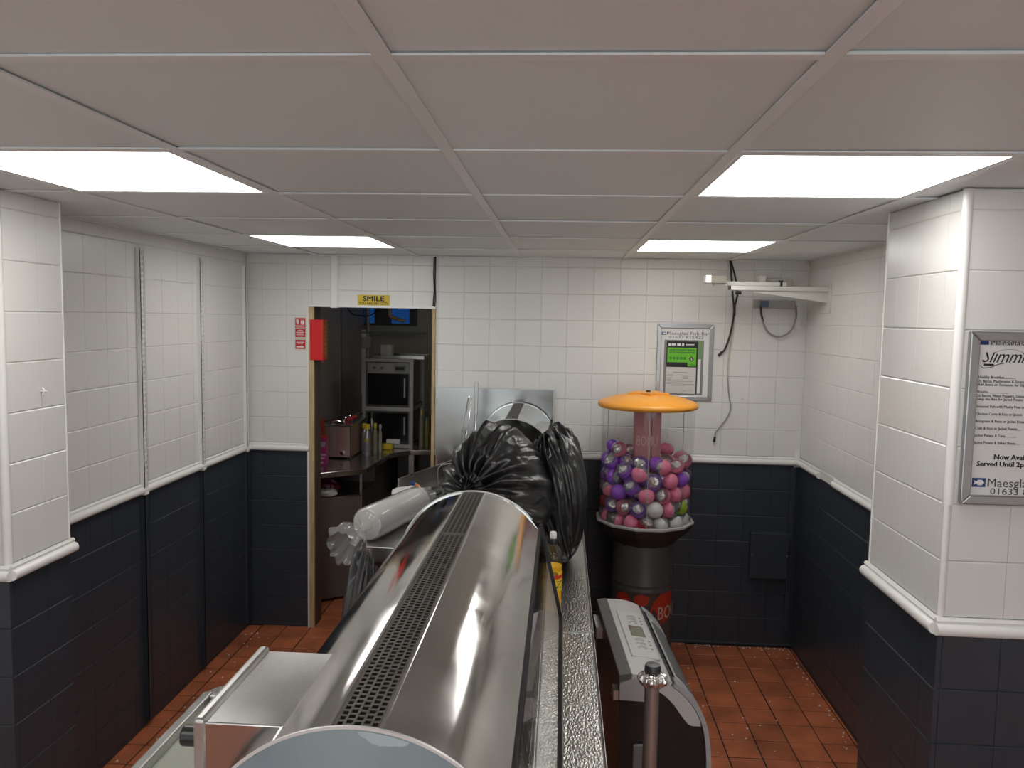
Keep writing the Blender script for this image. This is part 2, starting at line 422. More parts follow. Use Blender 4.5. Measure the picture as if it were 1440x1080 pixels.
for i in range(-26, 11):
    for j in range(-50, 18):
        x = X0F+FP*(i+.5); y = Y0F+FP*(j-.5)
        if y < -2.75 or y > 7.0 or x < -2.6 or x > 2.6: continue
        kitchen = y > YB
        if kitchen and not (-1.85 < x < .8): continue
        if not kitchen and y > PRY1 and (x > XR+.08 or x < XL-.08): continue
        if (not kitchen and y > 2.25 and (x < -1.0 or x > .18)) or (kitchen and y < 5.4 and -1.5 < x < -.7):
            o = bpy.data.objects.new('floor_tile', FT); C.objects.link(o); o.parent = floor
            o.location = (x+random.uniform(-.0008, .0008), y+random.uniform(-.0008, .0008), random.uniform(-.0008, 0))
            o.rotation_euler = (random.uniform(-.003, .003), random.uniform(-.003, .003), random.uniform(-.004, .004))
        else:
            rest.raw([(a+x, b+y, c) for a, b, c in ftv], ftf)
o = add('floor_tiles', rest, QUARRY, parent=floor, kind='stuff', fixn=False)
# crumbs swept to the edges of the floor
mb = MB(); rr = random.Random(3)
for k in range(150):
    if k % 5 == 0: x, y = rr.uniform(.6, 1.38), rr.uniform(3.0, 4.58)
    elif k % 3 == 0: x, y = XR-.02-abs(rr.gauss(0, .02)), rr.uniform(3.2, 4.6)
    elif k % 3 == 1: x, y = XL+.03+abs(rr.gauss(0, .12)), rr.uniform(3.0, 4.55)
    else: x, y = rr.uniform(.6, 1.38), YB-.012-abs(rr.gauss(0, .02))
    s_ = rr.uniform(.0018, .005)
    mb.raw([(x-s_, y-s_, 0), (x+s_, y-s_*.6, 0), (x+s_*.5, y+s_, 0), (x-s_, y+s_*.7, 0), (x, y, s_*1.3)], [(0, 1, 4), (1, 2, 4), (2, 3, 4), (3, 0, 4)])
o = add('crumbs', mb, WHITEINK, kind='stuff'); o['label'] = 'white crumbs scattered along the floor edges'; o['category'] = 'crumbs'

# ceiling
GX0, GY0, GP = -.252, 1.09, .6
mb = MB(); mb.box(-2.72, 2.72, -2.92, YB+.13, ZC+.03, ZC+.1)
ceiling = add('ceiling', mb, PLASTER, kind='structure'); ceiling['label'] = 'suspended ceiling of square panels in a white grid'
LIGHT_CELLS = [(-2, 1), (1, 1), (-2, 4), (1, 4), (-2, -2), (1, -2), (-2, -5), (1, -5)]
_cp = {}
for i in range(-5, 5):
    for j in range(-7, 6):
        x0, x1 = GX0+GP*i, GX0+GP*(i+1); y0, y1 = GY0+GP*j, GY0+GP*(j+1)
        ye = YB+.02
        x0, x1, y0, y1 = max(x0, -2.62), min(x1, 2.62), max(y0, -2.82), min(y1, ye)
        if x1-x0 < .05 or y1-y0 < .05 or (i, j) in LIGHT_CELLS: continue
        key = (round(x1-x0, 3), round(y1-y0, 3))
        if key not in _cp:
            b_ = MB(); a, b2 = key; b_.box(-a/2+.003, a/2-.003, -b2/2+.003, b2/2-.003, 0, .014)
            me = bpy.data.meshes.new('ceiling_panel'); me.from_pydata(b_.v, [], b_.f); me.materials.append(CEIL); me.update(); _cp[key] = me
        o = bpy.data.objects.new('ceiling_panel', _cp[key]); C.objects.link(o); o.parent = ceiling
        o.location = ((x0+x1)/2, (y0+y1)/2, ZC+random.uniform(.0005, .003)); o.rotation_euler = (random.uniform(-.002, .002), random.uniform(-.002, .002), 0)
for i in range(-3, 5):
    x = GX0+GP*i
    if abs(x) > 2.6: continue
    mb = MB(); mb.box(x-.013, x+.013, -2.8, YB, ZC-.004, ZC+.0).box(x-.004, x+.004, -2.8, YB, ZC, ZC+.03)
    add('grid_runner', mb, TEE, parent=ceiling, bevel=.001)
for j in range(-6, 6):
    y = GY0+GP*j
    for i in range(-5, 5):
        x0, x1 = max(GX0+GP*i+.0135, -2.6), min(GX0+GP*(i+1)-.0135, 2.6)
        if x1-x0 < .05: continue
        mb = MB(); mb.box(x0, x1, y-.012, y+.012, ZC-.0035, ZC).box(x0, x1, y-.003, y+.003, ZC, ZC+.03)
        add('grid_tee', mb, TEE, parent=ceiling)
mb = MB(); mb.box(XL, XR, YB-.02, YB, ZC-.004, ZC); add('edge_angle', mb, TEE, parent=ceiling)
mb = MB(); mb.box(XL, XL+.02, PLY1, YB, ZC-.004, ZC); add('edge_angle', mb, TEE, parent=ceiling)
mb = MB(); mb.box(XR-.02, XR, PRY1, YB, ZC-.004, ZC); add('edge_angle', mb, TEE, parent=ceiling)
LL = ['square ceiling light panel nearest the left pier', 'square ceiling light panel nearest the right pier',
      'small-looking far ceiling light panel left of the doorway notice', 'small-looking far ceiling light panel above the poster frame',
      'ceiling light panel overhead behind the viewpoint, left', 'ceiling light panel overhead behind the viewpoint, right',
      'ceiling light panel by the shop front, left', 'ceiling light panel by the shop front, right']
for (i, j), lb in zip(LIGHT_CELLS, LL):
    x0, y0 = GX0+GP*i, GY0+GP*j
    t = thing('ceiling_light', lb, 'ceiling light', (x0+.3, y0+.3, ZC-.004), group='square ceiling light panels')
    mb = MB(); mb.box(x0+.026, x0+.574, y0+.026, y0+.574, ZC-.002, ZC+.004); add('diffuser', mb, LIGHT, t)
    mb = MB()
    for a in ((x0+.014, x0+.586, y0+.014, y0+.026), (x0+.014, x0+.586, y0+.574, y0+.586), (x0+.014, x0+.026, y0+.026, y0+.574), (x0+.574, x0+.586, y0+.026, y0+.574)):
        mb.box(*a, ZC-.003, ZC+.008)
    add('frame', mb, TEE, t)

# ------------------------------------------------------------------ doorway lining and things around it
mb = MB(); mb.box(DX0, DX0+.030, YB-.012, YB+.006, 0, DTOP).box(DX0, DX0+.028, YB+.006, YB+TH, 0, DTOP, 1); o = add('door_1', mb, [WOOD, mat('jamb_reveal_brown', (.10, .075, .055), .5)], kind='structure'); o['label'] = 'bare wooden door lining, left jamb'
mb = MB(); mb.box(DX0-.010, DX0, YB-.016, YB+.01, 0, DTOP+.012); o = add('trim_18', mb, TRIM, kind='structure'); o['label'] = 'white edge strip left of the doorway'
mb = MB(); mb.box(DX1-.012, DX1+.008, YB-.012, YB+TH, 0, DTOP); o = add('door_2', mb, WOOD, kind='structure', bevel=.002); o['label'] = 'bare wooden door lining, right jamb'
mb = MB(); mb.box(DX0-.010, DX1+.01, YB-.014, YB+TH, DTOP, DTOP+.012); o = add('trim_19', mb, TRIM, kind='structure'); o['label'] = 'white head strip over the doorway'

t = thing('cable_trunking', 'white plastic trunking running from the ceiling to the doorway head', 'trunking', (-1.354, YB-.01, DTOP))
mb = MB(); mb.box(-1.375, -1.333, YB-.024, YB, DTOP-.005, ZC-.004); add('cover', mb, TRIM, t, bevel=.003)
mb = MB(); mb.box(-1.379, -1.329, YB-.010, YB, DTOP-.003, ZC-.006); add('base', mb, TRIM, t)

mb = MB()
mb.tube([(DX1-.002, YB-.010, ZC), (DX1-.004, YB-.014, 2.18), (DX1, YB-.011, 2.08), (DX1-.006, YB-.013, 1.99)], .0045, 8)
mb.tube([(DX1+.006, YB-.008, ZC), (DX1+.004, YB-.010, 2.15), (DX1+.007, YB-.009, 2.03), (DX1+.002, YB-.01, 1.985)], .003, 8)
o = tag(add('door_cable', mb, RUBBER, smooth=True), 'black cables down the wall at the right corner of the doorway', 'cable')

t = thing('warning_sign', 'yellow notice with black lettering above the doorway', 'sign', (-1.121, YB-.002, 1.99))
YEL = mat('sign_yellow', (.62, .45, .012), .4)
mb = MB(); mb.box(-1.217, -1.025, YB-.004, YB, 1.990, 2.051); add('plate', mb, YEL, t)
text('SMILE', .042, (-1.121, YB-.0045, 2.0155), FACE_CAM, INKBLACK, t, align='CENTER', bold=.0016, width=.132)
text('YOU ARE ON CCTV', .021, (-1.121, YB-.0045, 1.994), FACE_CAM, INKBLACK, t, align='CENTER', bold=.0004, width=.178)

RED = mat('sign_red', (.55, .012, .018), .4)
t = thing('fire_sign', 'small red and white fire extinguisher notice left of the doorway', 'sign', (-1.566, YB-.002, 1.72))
mb = MB(); mb.box(-1.599, -1.533, YB-.003, YB, 1.718, 1.910); add('plate', mb, mat('sign_cream', (.62, .55, .46), .4), t)
for z0, z1 in ((1.862, 1.906), (1.846, 1.858), (1.792, 1.840), (1.722, 1.776)):
    mb = MB(); mb.box(-1.596, -1.536, YB-.0045, YB-.003, z0, z1); add('red_panel', mb, RED, t)
mb = MB(); mb.box(-1.588, -1.574, YB-.0055, YB-.0045, 1.868, 1.897).box(-1.586, -1.582, YB-.0055, YB-.0045, 1.897, 1.903).box(-1.590, -1.586, YB-.0055, YB-.0045, 1.880, 1.9)
mb.prism([(-1.562, 1.867), (-1.545, 1.867), (-1.541, 1.878), (-1.546, 1.9), (-1.551, 1.886), (-1.556, 1.902), (-1.563, 1.886)], 'y', YB-.0055, YB-.0045)
add('pictogram', mb, WHITEINK, t)
for z, wd in ((1.833, .03), (1.827, .044), (1.820, .05), (1.813, .046), (1.806, .05), (1.799, .036), (1.852, .05), (1.768, .046), (1.761, .05), (1.754, .034)):
    mb = MB(); mb.box(-1.566-wd/2, -1.566+wd/2, YB-.0052, YB-.0045, z-.0014, z+.0014); add('text_line', mb, WHITEINK, t)
mb = MB(); mb.prism([(-1.59, 1.730), (-1.545, 1.730), (-1.543, 1.738), (-1.558, 1.742), (-1.566, 1.739), (-1.59, 1.737)], 'y', YB-.0055, YB-.0045)
add('hand_pictogram', mb, WHITEINK, t)

t = thing('red_call_box', 'red box with orange printed side fixed to the left door jamb', 'box', (-1.446, YB+.03, 1.652))
mb = MB(); mb.box(DX0+.006, -1.425, YB-.015, YB+.075, 1.655, 1.900); add('casing', mb, mat('box_red', (.62, .012, .018), .35), t, bevel=.006)
mb = MB(); mb.box(-1.4255, -1.424, YB-.008, YB+.072, 1.668, 1.890); add('side_label', mb, mat('box_orange', (.36, .10, .015), .45), t)
mb = MB()
for k in range(7): mb.box(-1.424, -1.4233, YB+.006+.008*(k % 2), YB+.03+.006*(k % 3), 1.695+.026*k, 1.703+.026*k)
add('print', mb, mat('box_print', (.5, .28, .1), .5), t)
mb = MB(); mb.box(DX0+.02, DX0+.03, YB-.005, YB+.005, 1.640, 1.656); add('foot', mb, RED, t)
mb = MB(); mb.box(-1.445, -1.437, YB+.03, YB+.04, 1.640, 1.656); add('foot', mb, RED, t)

# ------------------------------------------------------------------ shelf uprights on the left wall
def upright(y, label):
    t = thing('shelf_upright', label, 'shelf upright', (XL, y, 0), group='slotted shelf uprights on the left wall')
    x0, x1 = XL, XL+.022
    wd = .030
    mb = MB(); mb.box(x0, x1, y-wd/2, y-wd/2+.003, 1.10, 2.21).box(x0, x1, y+wd/2-.003, y+wd/2, 1.10, 2.21)
    cols = [(-wd/2, -.0085), (-.0035, .0035), (.0085, wd/2)]
    for a, b in cols: mb.box(x1-.0025, x1, y+a, y+b, 1.10, 2.21)
    z = 1.10
    while z < 2.205:
        mb.box(x1-.0024, x1-.0001, y-.0086, y+.0086, z, min(z+.011, 2.21)); z += .0255
    add('slotted_channel', mb, TRIM, t)
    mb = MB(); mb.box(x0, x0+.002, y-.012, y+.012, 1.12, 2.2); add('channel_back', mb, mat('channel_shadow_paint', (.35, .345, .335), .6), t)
    mb = MB(); mb.box(x0, x1+.004, y-wd/2-.003, y+wd/2+.003, 1.096, 1.112); add('bottom_bracket', mb, TRIM, t, bevel=.003)
    mb = MB(); mb.box(x0, x1, y-wd/2, y-wd/2+.003, .03, 1.096).box(x0, x1, y+wd/2-.003, y+wd/2, .03, 1.096).box(x1-.003, x1, y-wd/2, y+wd/2, .03, 1.096)
    add('lower_channel', mb, DARK_T, t)
upright(3.405, 'slotted shelf upright on the left wall, nearest the pier')
upright(3.985, 'slotted shelf upright in the middle of the left wall')
upright(4.572, 'slotted shelf upright in the back left corner')
# screw hook on the pier
t = thing('wall_hook', 'small white screw hook on the left pier', 'hook', (PLX, 2.407, 1.668))
mb = MB(); mb.tube([(PLX-.001, 2.407, 1.668), (PLX+.028, 2.40, 1.668)], .0035, 10); add('shank', mb, TRIM, t, smooth=True)
mb = MB(); mb.tube([(PLX+.010, 2.402, 1.680), (PLX+.018, 2.402, 1.668), (PLX+.010, 2.402, 1.656)], .003, 8); add('cross_bar', mb, TRIM, t, smooth=True)

# ------------------------------------------------------------------ frying range
RX, RR, RTOP = -.240, .215, 1.43                   # hood axis, radius, crown height
RZ = RTOP-RR
LEDGE_Z = .98
rng = thing('frying_range', 'long stainless steel frying range running to the back wall', 'frying range', (-.3, 2.7, 0))
mb = MB(); mb.box(-.62, .03, .90, 2.21, .06, LEDGE_Z-.03).box(-.58, .03, 2.21, YB-.02, .06, LEDGE_Z-.03); add('body', mb, BRUSHED, rng, bevel=.004)
mb = MB(); mb.box(-.56, -.02, .94, YB-.04, 0, .06); add('plinth', mb, BLACK, rng)
# customer ledge of embossed steel, two sections with a seam
for y0, y1 in ((.90, 2.318), (2.324, YB-.02)):
    mb = MB(); mb.prism([(-.12, LEDGE_Z-.03), (.117, LEDGE_Z-.03), (.117, LEDGE_Z-.006), (.111, LEDGE_Z), (-.12, LEDGE_Z)], 'y', y0, y1)
    add('ledge', mb, EMBOSS, rng)
    mb = MB(); mb.box(.1172, .119, y0, y1, LEDGE_Z-.075, LEDGE_Z-.002); add('ledge_edge', mb, BRUSHED, rng)
mb = MB(); mb.box(-.115, .118, 2.3185, 2.3235, LEDGE_Z-.03, LEDGE_Z+.0025); add('ledge_seam', mb, BRUSHED, rng)
# pan deck between and behind the hoods, with a cut corner by the doorway and a rounded near end
poly = [(-.12, 2.215), (-.58, 2.215), (-.60, 3.0)]
for k in range(6):
    a = -PI/2-(PI/2)*k/5; poly.append((-.77+.07*math.cos(a), 3.08+.07*math.sin(a)))
poly += [(-.84, 3.98), (-.62, YB-.02), (-.12, YB-.02)]
mb = MB(); mb.prism(poly, 'z', LEDGE_Z-.03, 1.012); add('pan_deck', mb, BRUSHED, rng, bevel=.003)
mb = MB()
a_, b_ = Vector((-.84, 3.98, 0)), Vector((-.622, YB-.025, 0)); d_ = (b_-a_).normalized(); n2 = Vector((d_.y, -d_.x, 0))
p = [a_, b_, b_+n2*.012, a_+n2*.012]
mb.prism([(q.x, q.y) for q in p], 'z', 1.01, 1.085); add('deck_upstand', mb, BRUSHED, rng, bevel=.003)
# frying pans set in the deck (dark wells)
for y0, y1 in ((2.36, 2.92), (3.02, 3.58)):
    mb = MB()
    for a in ((-.53, -.16, y0, y0+.02), (-.53, -.16, y1-.02, y1), (-.53, -.51, y0+.02, y1-.02), (-.18, -.16, y0+.02, y1-.02)): mb.box(*a, 1.01, 1.03)
    f = add('pan_rim', mb, BRUSHED, rng)
    mb = MB(); mb.box(-.51, -.18, y0+.02, y1-.02, 1.011, 1.014); add('oil', mb, mat('old_oil', (.02, .012, .006), .15), f)
# operator-side worktop with raised rim at the near end
mb = MB(); mb.box(-.90, -.62, .55, 1.92, .885, .905); wt = add('worktop', mb, mat('pale_worktop', (.42, .44, .38), .3, .25), rng)
mb = MB(); mb.box(-.925, -.900, .55, 1.945, .88, .930).box(-.900, -.62, 1.920, 1.945, .88, .930); add('worktop_rim', mb, BRUSHED, wt, bevel=.004)
mb = MB()
poly = [(-.62, 1.946)]
for k in range(9):
    a = PI+ -PI/2*k/8; poly.append((-.85+.09*math.cos(a), 1.946+.09*math.sin(a)))
poly += [(-.62, 2.036)]
mb.prism(poly, 'z', .885, .912); add('worktop_end', mb, BRUSHED, wt, bevel=.004)
for (x, y) in ((-.88, .62), (-.88, 1.88)):
    mb = MB(); mb.tube([(x, y, 0), (x, y, .885)], .016, 12); add('worktop_leg', mb, BRUSHED, wt, smooth=True)

def arc(r, a0, a1, n, cx=RX, cz=RZ):
    return [(cx+r*math.sin(math.radians(a0+(a1-a0)*k/n)), cz+r*math.cos(math.radians(a0+(a1-a0)*k/n))) for k in range(n+1)]
A_R = 50.0
def hood(y0, y1, label, near):
    t = thing('heated_hood', label, 'food cabinet', (RX, (y0+y1)/2, LEDGE_Z))
    gw = .031                                         # half width of the grille
    ga = math.degrees(math.asin(gw/RR))
    th = .006
    # left flank shell: from the grille down to the deck
    o_ = arc(RR, -ga, -90, 36)+[(RX-RR, LEDGE_Z)]
    i_ = arc(RR-th, -ga, -90, 36)+[(RX-RR+th, LEDGE_Z)]
    mb = MB(); mb.prism(o_+i_[::-1], 'y', y0+.008, y1-.008); add('shell', mb, STEEL, t, smooth=True, angle=30)
    # right flank shell: from the grille to the glass, with a short flat lip
    ex, ez = RX+RR*math.sin(math.radians(A_R)), RZ+RR*math.cos(math.radians(A_R))
    tx, tz = math.cos(math.radians(A_R)), -math.sin(math.radians(A_R))
    o_ = arc(RR, ga, A_R, 24)+[(ex+tx*.034, ez+tz*.034)]
    i_ = arc(RR-th, ga, A_R, 24)+[(ex+tx*.034-.004, ez+tz*.034-.003)]
    mb = MB(); mb.prism(o_+i_[::-1], 'y', y0+.008, y1-.008); add('shell', mb, STEEL, t, smooth=True, angle=30)
    # bright edge strips beside the grille
    zt = RZ+RR*math.cos(math.radians(ga))
    for s in (-1, 1):
        mb = MB(); x = RX+s*(gw+.001); mb.box(x-.0022, x+.0022, y0+.004, y1-.004, zt-.006, zt+.0035); add('grille_edge', mb, CHROME, t)
    # perforated grille over a dark flue
    mb = MB()
    xs = [-.0285+.0114*k for k in range(6)]
    for k, x in enumerate(xs):
        wdt = .0016 if 0 < k < 5 else .0030
        mb.box(RX+x-wdt, RX+x+wdt, y0+.006, y1-.006, zt-.003, zt)
    y = y0+.010; row = 0; pitch = .0130
    while y < y1-.012:
        for k in range(5):
            yo = y + (.0045 if k % 2 else 0)
            mb.box(RX+xs[k], RX+xs[k+1], yo, yo+.0050, zt-.0028, zt-.0002)
        y += pitch
    ym = (y0+y1)/2+.22
    mb.box(RX-gw, RX+gw, ym-.012, ym+.012, zt-.003, zt+.0003)
    mb.box(RX-gw, RX+gw, y0+.006, y0+.014, zt-.003, zt).box(RX-gw, RX+gw, y1-.014, y1-.006, zt-.003, zt)
    add('grille', mb, GRILLE, t)
    mb = MB(); mb.box(RX-gw, RX+gw, y0+.008, y1-.008, zt-.032, zt-.028).box(RX-gw, RX-gw+.002, y0+.008, y1-.008, zt-.03, zt-.004).box(RX+gw-.002, RX+gw, y0+.008, y1-.008, zt-.03, zt-.004)
    add('flue_channel', mb, CAVITY, t)
    # end panels (profile of the hood down to the deck and out to the glass foot)
    gx, gz = .012, 1.055
    prof = [(RX-RR-.002, LEDGE_Z+.001)]+arc(RR+.002, -90, A_R, 40)+[(ex+.022, ez-.026), (-.095, gz), (-.095, LEDGE_Z+.001)]
    for k, (a, b) in enumerate(((y0, y0+.008), (y1-.008, y1))):
        mb = MB(); mb.prism(prof, 'y', a, b); add('end_panel', mb, BLUEFILM if (near and k == 0) else STEEL, t)
    for a in (y0-.001, y1-.003):
        rim_o = arc(RR+.0045, -90, A_R, 40); rim_i = arc(RR+.001, -90, A_R, 40)
        mb = MB(); mb.prism(rim_o+rim_i[::-1], 'y', a, a+.004); add('end_rim', mb, mat('rim_steel', (.7, .7, .69), .45, .6), t, smooth=True, angle=30)
    # sloping glass front with black frame
    def gl(u, off): # u 0 top .. 1 foot ; off outwards
        x = ex+.024+(gx-ex-.024)*u; z = ez-.028+(gz-ez+.028)*u
        nx, nz = -(gz-ez+.028), (gx-ex-.024); L = math.hypot(nx, nz); return (x+nx/L*off, z+nz/L*off)
    g = MB(); g.prism([gl(0.02, 0), gl(.98, 0), gl(.98, .005), gl(.02, .005)], 'y', y0+.012, y1+.028); gp = add('glass', g, GLASS, t)
    fr = MB(); fr.prism([gl(-.02, .0), gl(1.02, .0), gl(1.02, .010), gl(-.02, .010)], 'y', y1+.028, y1+.040); add('glass_frame', fr, BLACK, gp)
    fr = MB(); fr.prism([gl(.975, -.004), gl(1.03, -.004), gl(1.03, .010), gl(.975, .010)], 'y', y0+.01, y1+.040); add('glass_rail', fr, BLACK, gp)
    fr = MB(); fr.prism([gl(-.005, -.002), gl(.03, -.002), gl(.03, .005), gl(-.005, .005)], 'y', y0+.01, y1+.040); add('glass_top_rail', fr, RUBBER, gp)
    for yy in (y0+.012, (y0+y1)/2, y1+.020):
        fr = MB(); fr.tube([(gx+.002, yy+.006, LEDGE_Z), (gx+.002, yy+.006, gz)], .005, 10); add('glass_foot', fr, BRUSHED, gp)
    # inside: floor shelf and a wire rack
    mb = MB(); mb.box(RX-RR+.01, -.11, y0+.01, y1-.01, LEDGE_Z+.03, LEDGE_Z+.036); add('inner_shelf', mb, DULL, t)
    mb = MB(); k = y0+.03
    while k < y1-.03: mb.box(RX-RR+.01, -.125, k, k+.004, LEDGE_Z+.10, LEDGE_Z+.104); k += .022
    mb.box(-.129, -.125, y0+.02, y1-.02, LEDGE_Z+.098, LEDGE_Z+.106); add('wire_rack', mb, CHROME, t)
    return t
nh = hood(.895, 2.205, 'near rounded steel food cabinet with a perforated top grille', True)
fh = hood(3.825, 4.575, 'far rounded steel food cabinet against the steel splash panel', False)
# scuffed protective film left at the crown of the near end panel
mb = MB()
pts = []
rr = random.Random(5)
for k in range(15):
    a = 1.5+17*k/14; pts.append((RX+(RR-.001)*math.sin(math.radians(a)), RZ+(RR-.001)*math.cos(math.radians(a))))
for k in range(15):
    a = 18.5-17*k/14; r_ = RR-.004-.011*math.sin(PI*k/14)**.7*(1+.5*noise.noise(Vector((k*.45, 3.1, 0)))); pts.append((RX+r_*math.sin(math.radians(a)), RZ+r_*math.cos(math.radians(a))))
mb.prism(pts, 'y', .8942, .895); add('film_remnant', mb, mat('film_white', (.37, .44, .47), .4), nh)
# control box on the operator side of the near hood
cx0, cx1, cy0, cy1, cz1 = -.452, -.338, .945, 1.165, 1.402
mb = MB(); mb.prism([(cx0, 1.29), (cx0, cz1), (cx1, cz1), (RX-.19, 1.31)], 'y', cy0, cy1); PST = mat('panel_steel', (.5, .49, .48), .21, 1.); add_var(PST, (.46, .455, .44), (.56, .55, .54), 6, (.17, .24)); cb = add('control_box', mb, PST, nh, bevel=.002)
mb = MB(); mb.box(cx0-.012, cx0+.004, cy0-.004, cy1+.006, 1.20, cz1+.006); add('control_box_rim', mb, BRUSHED, cb, bevel=.005)
mb = MB(); mb.tube([(cx0-.034, cy0+.016, 1.374), (cx0-.008, cy0+.016, 1.374)], .0135, 20); add('knob', mb, BLACK, cb, smooth=True, bevel=.003)
mb = MB(); mb.tube([(cx0-.013, cy0-.005, 1.335), (cx0-.013, cy0+.004, 1.335)], .004, 12); add('screw', mb, CHROME, cb)

# splash panel on the back wall
t = thing('splash_panel', 'brushed steel splash panel fixed to the back wall behind the far cabinet', 'splash panel', (-.387, YB-.01, 1.0))
mb = MB(); mb.box(-.740, -.034, YB-.012, YB-.004, 1.013, 1.513); SPL = mat('splash_steel', (.42, .42, .40), .2, 1.); add_var(SPL, (.30, .298, .285), (.42, .415, .40), 5, (.18, .28)); add('sheet', mb, SPL, t)
mb = MB(); mb.box(-.042, -.034, YB-.020, YB-.012, 1.013, 1.513).box(-.74, -.034, YB-.018, YB-.012, 1.508, 1.514); add('edge_fold', mb, BRUSHED, t)

# chip scoop and tool standing at the back of the deck
t = thing('chip_scoop', 'long wire-handled chip scoop leaning by the steel splash panel', 'scoop', (-.53, 4.18, 1.012))
mb = MB(); mb.tube([(-.545, 4.12, 1.04), (-.53, 4.15, 1.22), (-.512, 4.19, 1.38), (-.500, 4.22, 1.485), (-.494, 4.225, 1.50), (-.485, 4.22, 1.49), (-.490, 4.19, 1.38), (-.515, 4.15, 1.22), (-.53, 4.12, 1.04)], .0035, 8); add('wire_handle', mb, CHROME, t, smooth=True)
mb = MB(); mb.box(-.526, -.505, 4.15, 4.17, 1.25, 1.33); add('grip', mb, DULL, t, bevel=.004)
mb = MB(); mb.lathe([(.0, 0), (.05, .005), (.055, .03), (.052, .03), (.047, .008), (0, .004)], (-.537, 4.12, 1.0125), 20); add('scoop_bowl', mb, CHROME, t, smooth=True)
t = thing('stirring_paddle', 'straight steel paddle standing upright by the splash panel', 'paddle', (-.465, 4.30, 1.012))
mb = MB(); mb.tube([(-.470, 4.28, 1.012), (-.466, 4.30, 1.40)], .006, 10); add('rod', mb, CHROME, t, smooth=True)
mb = MB(); mb.box(-.477, -.455, 4.295, 4.305, 1.39, 1.572); add('flat_handle', mb, BRUSHED, t, bevel=.003)
# lid handle loop and knob on the deck
t = thing('pan_lid', 'tilted steel pan lid with a wire loop handle beside the bin bags', 'pan lid', (-.58, 3.72, 1.012))
mb = MB(); mb.raw([(-.70, 3.62, 1.016), (-.46, 3.66, 1.10), (-.46, 4.02, 1.10), (-.70, 4.02, 1.016)] + [(-.70, 3.62, 1.022), (-.46, 3.66, 1.106), (-.46, 4.02, 1.106), (-.70, 4.02, 1.022)], [(0, 1, 2, 3), (4, 5, 6, 7), (0, 1, 5, 4), (1, 2, 6, 5), (2, 3, 7, 6), (3, 0, 4, 7)])
add('plate', mb, DULL, t)
mb = MB(); mb.tube([(-.62, 3.95, 1.05), (-.62, 3.95, 1.15), (-.60, 3.96, 1.17), (-.50, 3.99, 1.175), (-.48, 4.0, 1.16), (-.48, 4.0, 1.09)], .004, 8); add('handle_loop', mb, DULL, t, smooth=True)
mb = MB(); mb.tube([(-.655, 3.63, 1.06), (-.64, 3.66, 1.062)], .02, 16).tube([(-.64, 3.66, 1.062), (-.56, 3.78, 1.075)], .010, 10); add('knob', mb, BLACK, t, smooth=True)
mb = MB(); mb.tube([(-.657, 3.626, 1.06), (-.655, 3.63, 1.06)], .011, 16); add('knob_cap', mb, WHITEINK, t)

# ------------------------------------------------------------------ bin bags
def bag_mesh(c, rad, knot, seed, pleats=17, amp=.13, nu=150, nv=96, floor_z=None, tuft=.22, lump=.16, fall=.85, wr=.022, knot_len=1.0):
    """crumpled closed bag: pole of the sphere at the knot, pleats radiating from it"""
    k = Vector(knot).normalized(); a = Vector((0, 0, 1)) if abs(k.z) < .9 else Vector((0, 1, 0))
    e1 = k.cross(a).normalized(); e2 = e1.cross(k)
    off = Vector((seed*7.3, seed*3.1, seed*1.7))
    v = []; f = []
    for i in range(nv+1):
        th = PI*(i/nv)**1.25
        for j in range(nu):
            ph = 2*PI*j/nu
            d = k*math.cos(th)+(e1*math.cos(ph)+e2*math.sin(ph))*math.sin(th)
            lo = noise.noise(d*1.3+off)*lump
            w1 = abs(math.sin((pleats*.5)*ph+2.2*noise.noise(Vector((math.cos(ph)*1.6, math.sin(ph)*1.6, th*.9))+off)))
            w2 = abs(noise.noise(Vector((math.cos(ph)*5, math.sin(ph)*5, th*1.1))+off))
            pl = (.55-w1)*.6+(.25-w2)*1.0
            env = math.exp(-th/fall)*min(1, th/.30)
            cr = 1-abs(noise.noise(d*4.3+off))*2; cr2 = 1-abs(noise.noise(d*9+off*2))*2
            r = 1+lo+pl*amp*env*2+wr*cr*(.4+.6*min(1, th))+wr*.35*cr2
            if th < .24:
                q = th/.24                              # neck of the gathered knot flaring outwards
                r = (1+lo)*(1-.0*q)+tuft*(1-q)**.8*(.75+.5*w1)
                wide = (.10+.9*q) if q > .45 else (.10+.9*.45)*(1+.9*(.45-q))
                d2 = k*1.0+(e1*math.cos(ph)+e2*math.sin(ph))*math.sin(th)*1.0
                d = k*math.cos(th)+(e1*math.cos(ph)+e2*math.sin(ph))*math.sin(.24)*wide*(.75+.4*w1)
                if i == 0: d = k
            p = Vector((c[0]+d.x*rad[0]*r, c[1]+d.y*rad[1]*r, c[2]+d.z*rad[2]*r))
            if floor_z is not None and p.z < floor_z:
                p.z = floor_z+.004*noise.noise(d*6+off)+.003
            v.append(tuple(p))
    for i in range(nv):
        for j in range(nu): f.append((i*nu+j, i*nu+(j+1) % nu, (i+1)*nu+(j+1) % nu, (i+1)*nu+j))
    return MB().raw(v, f)
mb = bag_mesh((-.228, 2.89, 1.25), (.208, .25, .27), (-.40, -.87, .28), 2.0, pleats=18, amp=.15, floor_z=1.032, tuft=.12, fall=1.5, wr=.012, lump=.12)
tag(add('bin_bag', mb, BAG, smooth=True, angle=180), 'knotted black bin bag with pleats fanning from its tie, on the range', 'bin bag')
mb = bag_mesh((-.006, 3.05, 1.225), (.120, .26, .265), (-.45, .25, .88), 5.0, pleats=17, amp=.13, floor_z=.982, tuft=.0, fall=2.0, lump=.10, wr=.012)
tag(add('bin_bag', mb, BAG, smooth=True, angle=180), 'tall black bin bag slumped onto the steel ledge behind the bottle', 'bin bag')
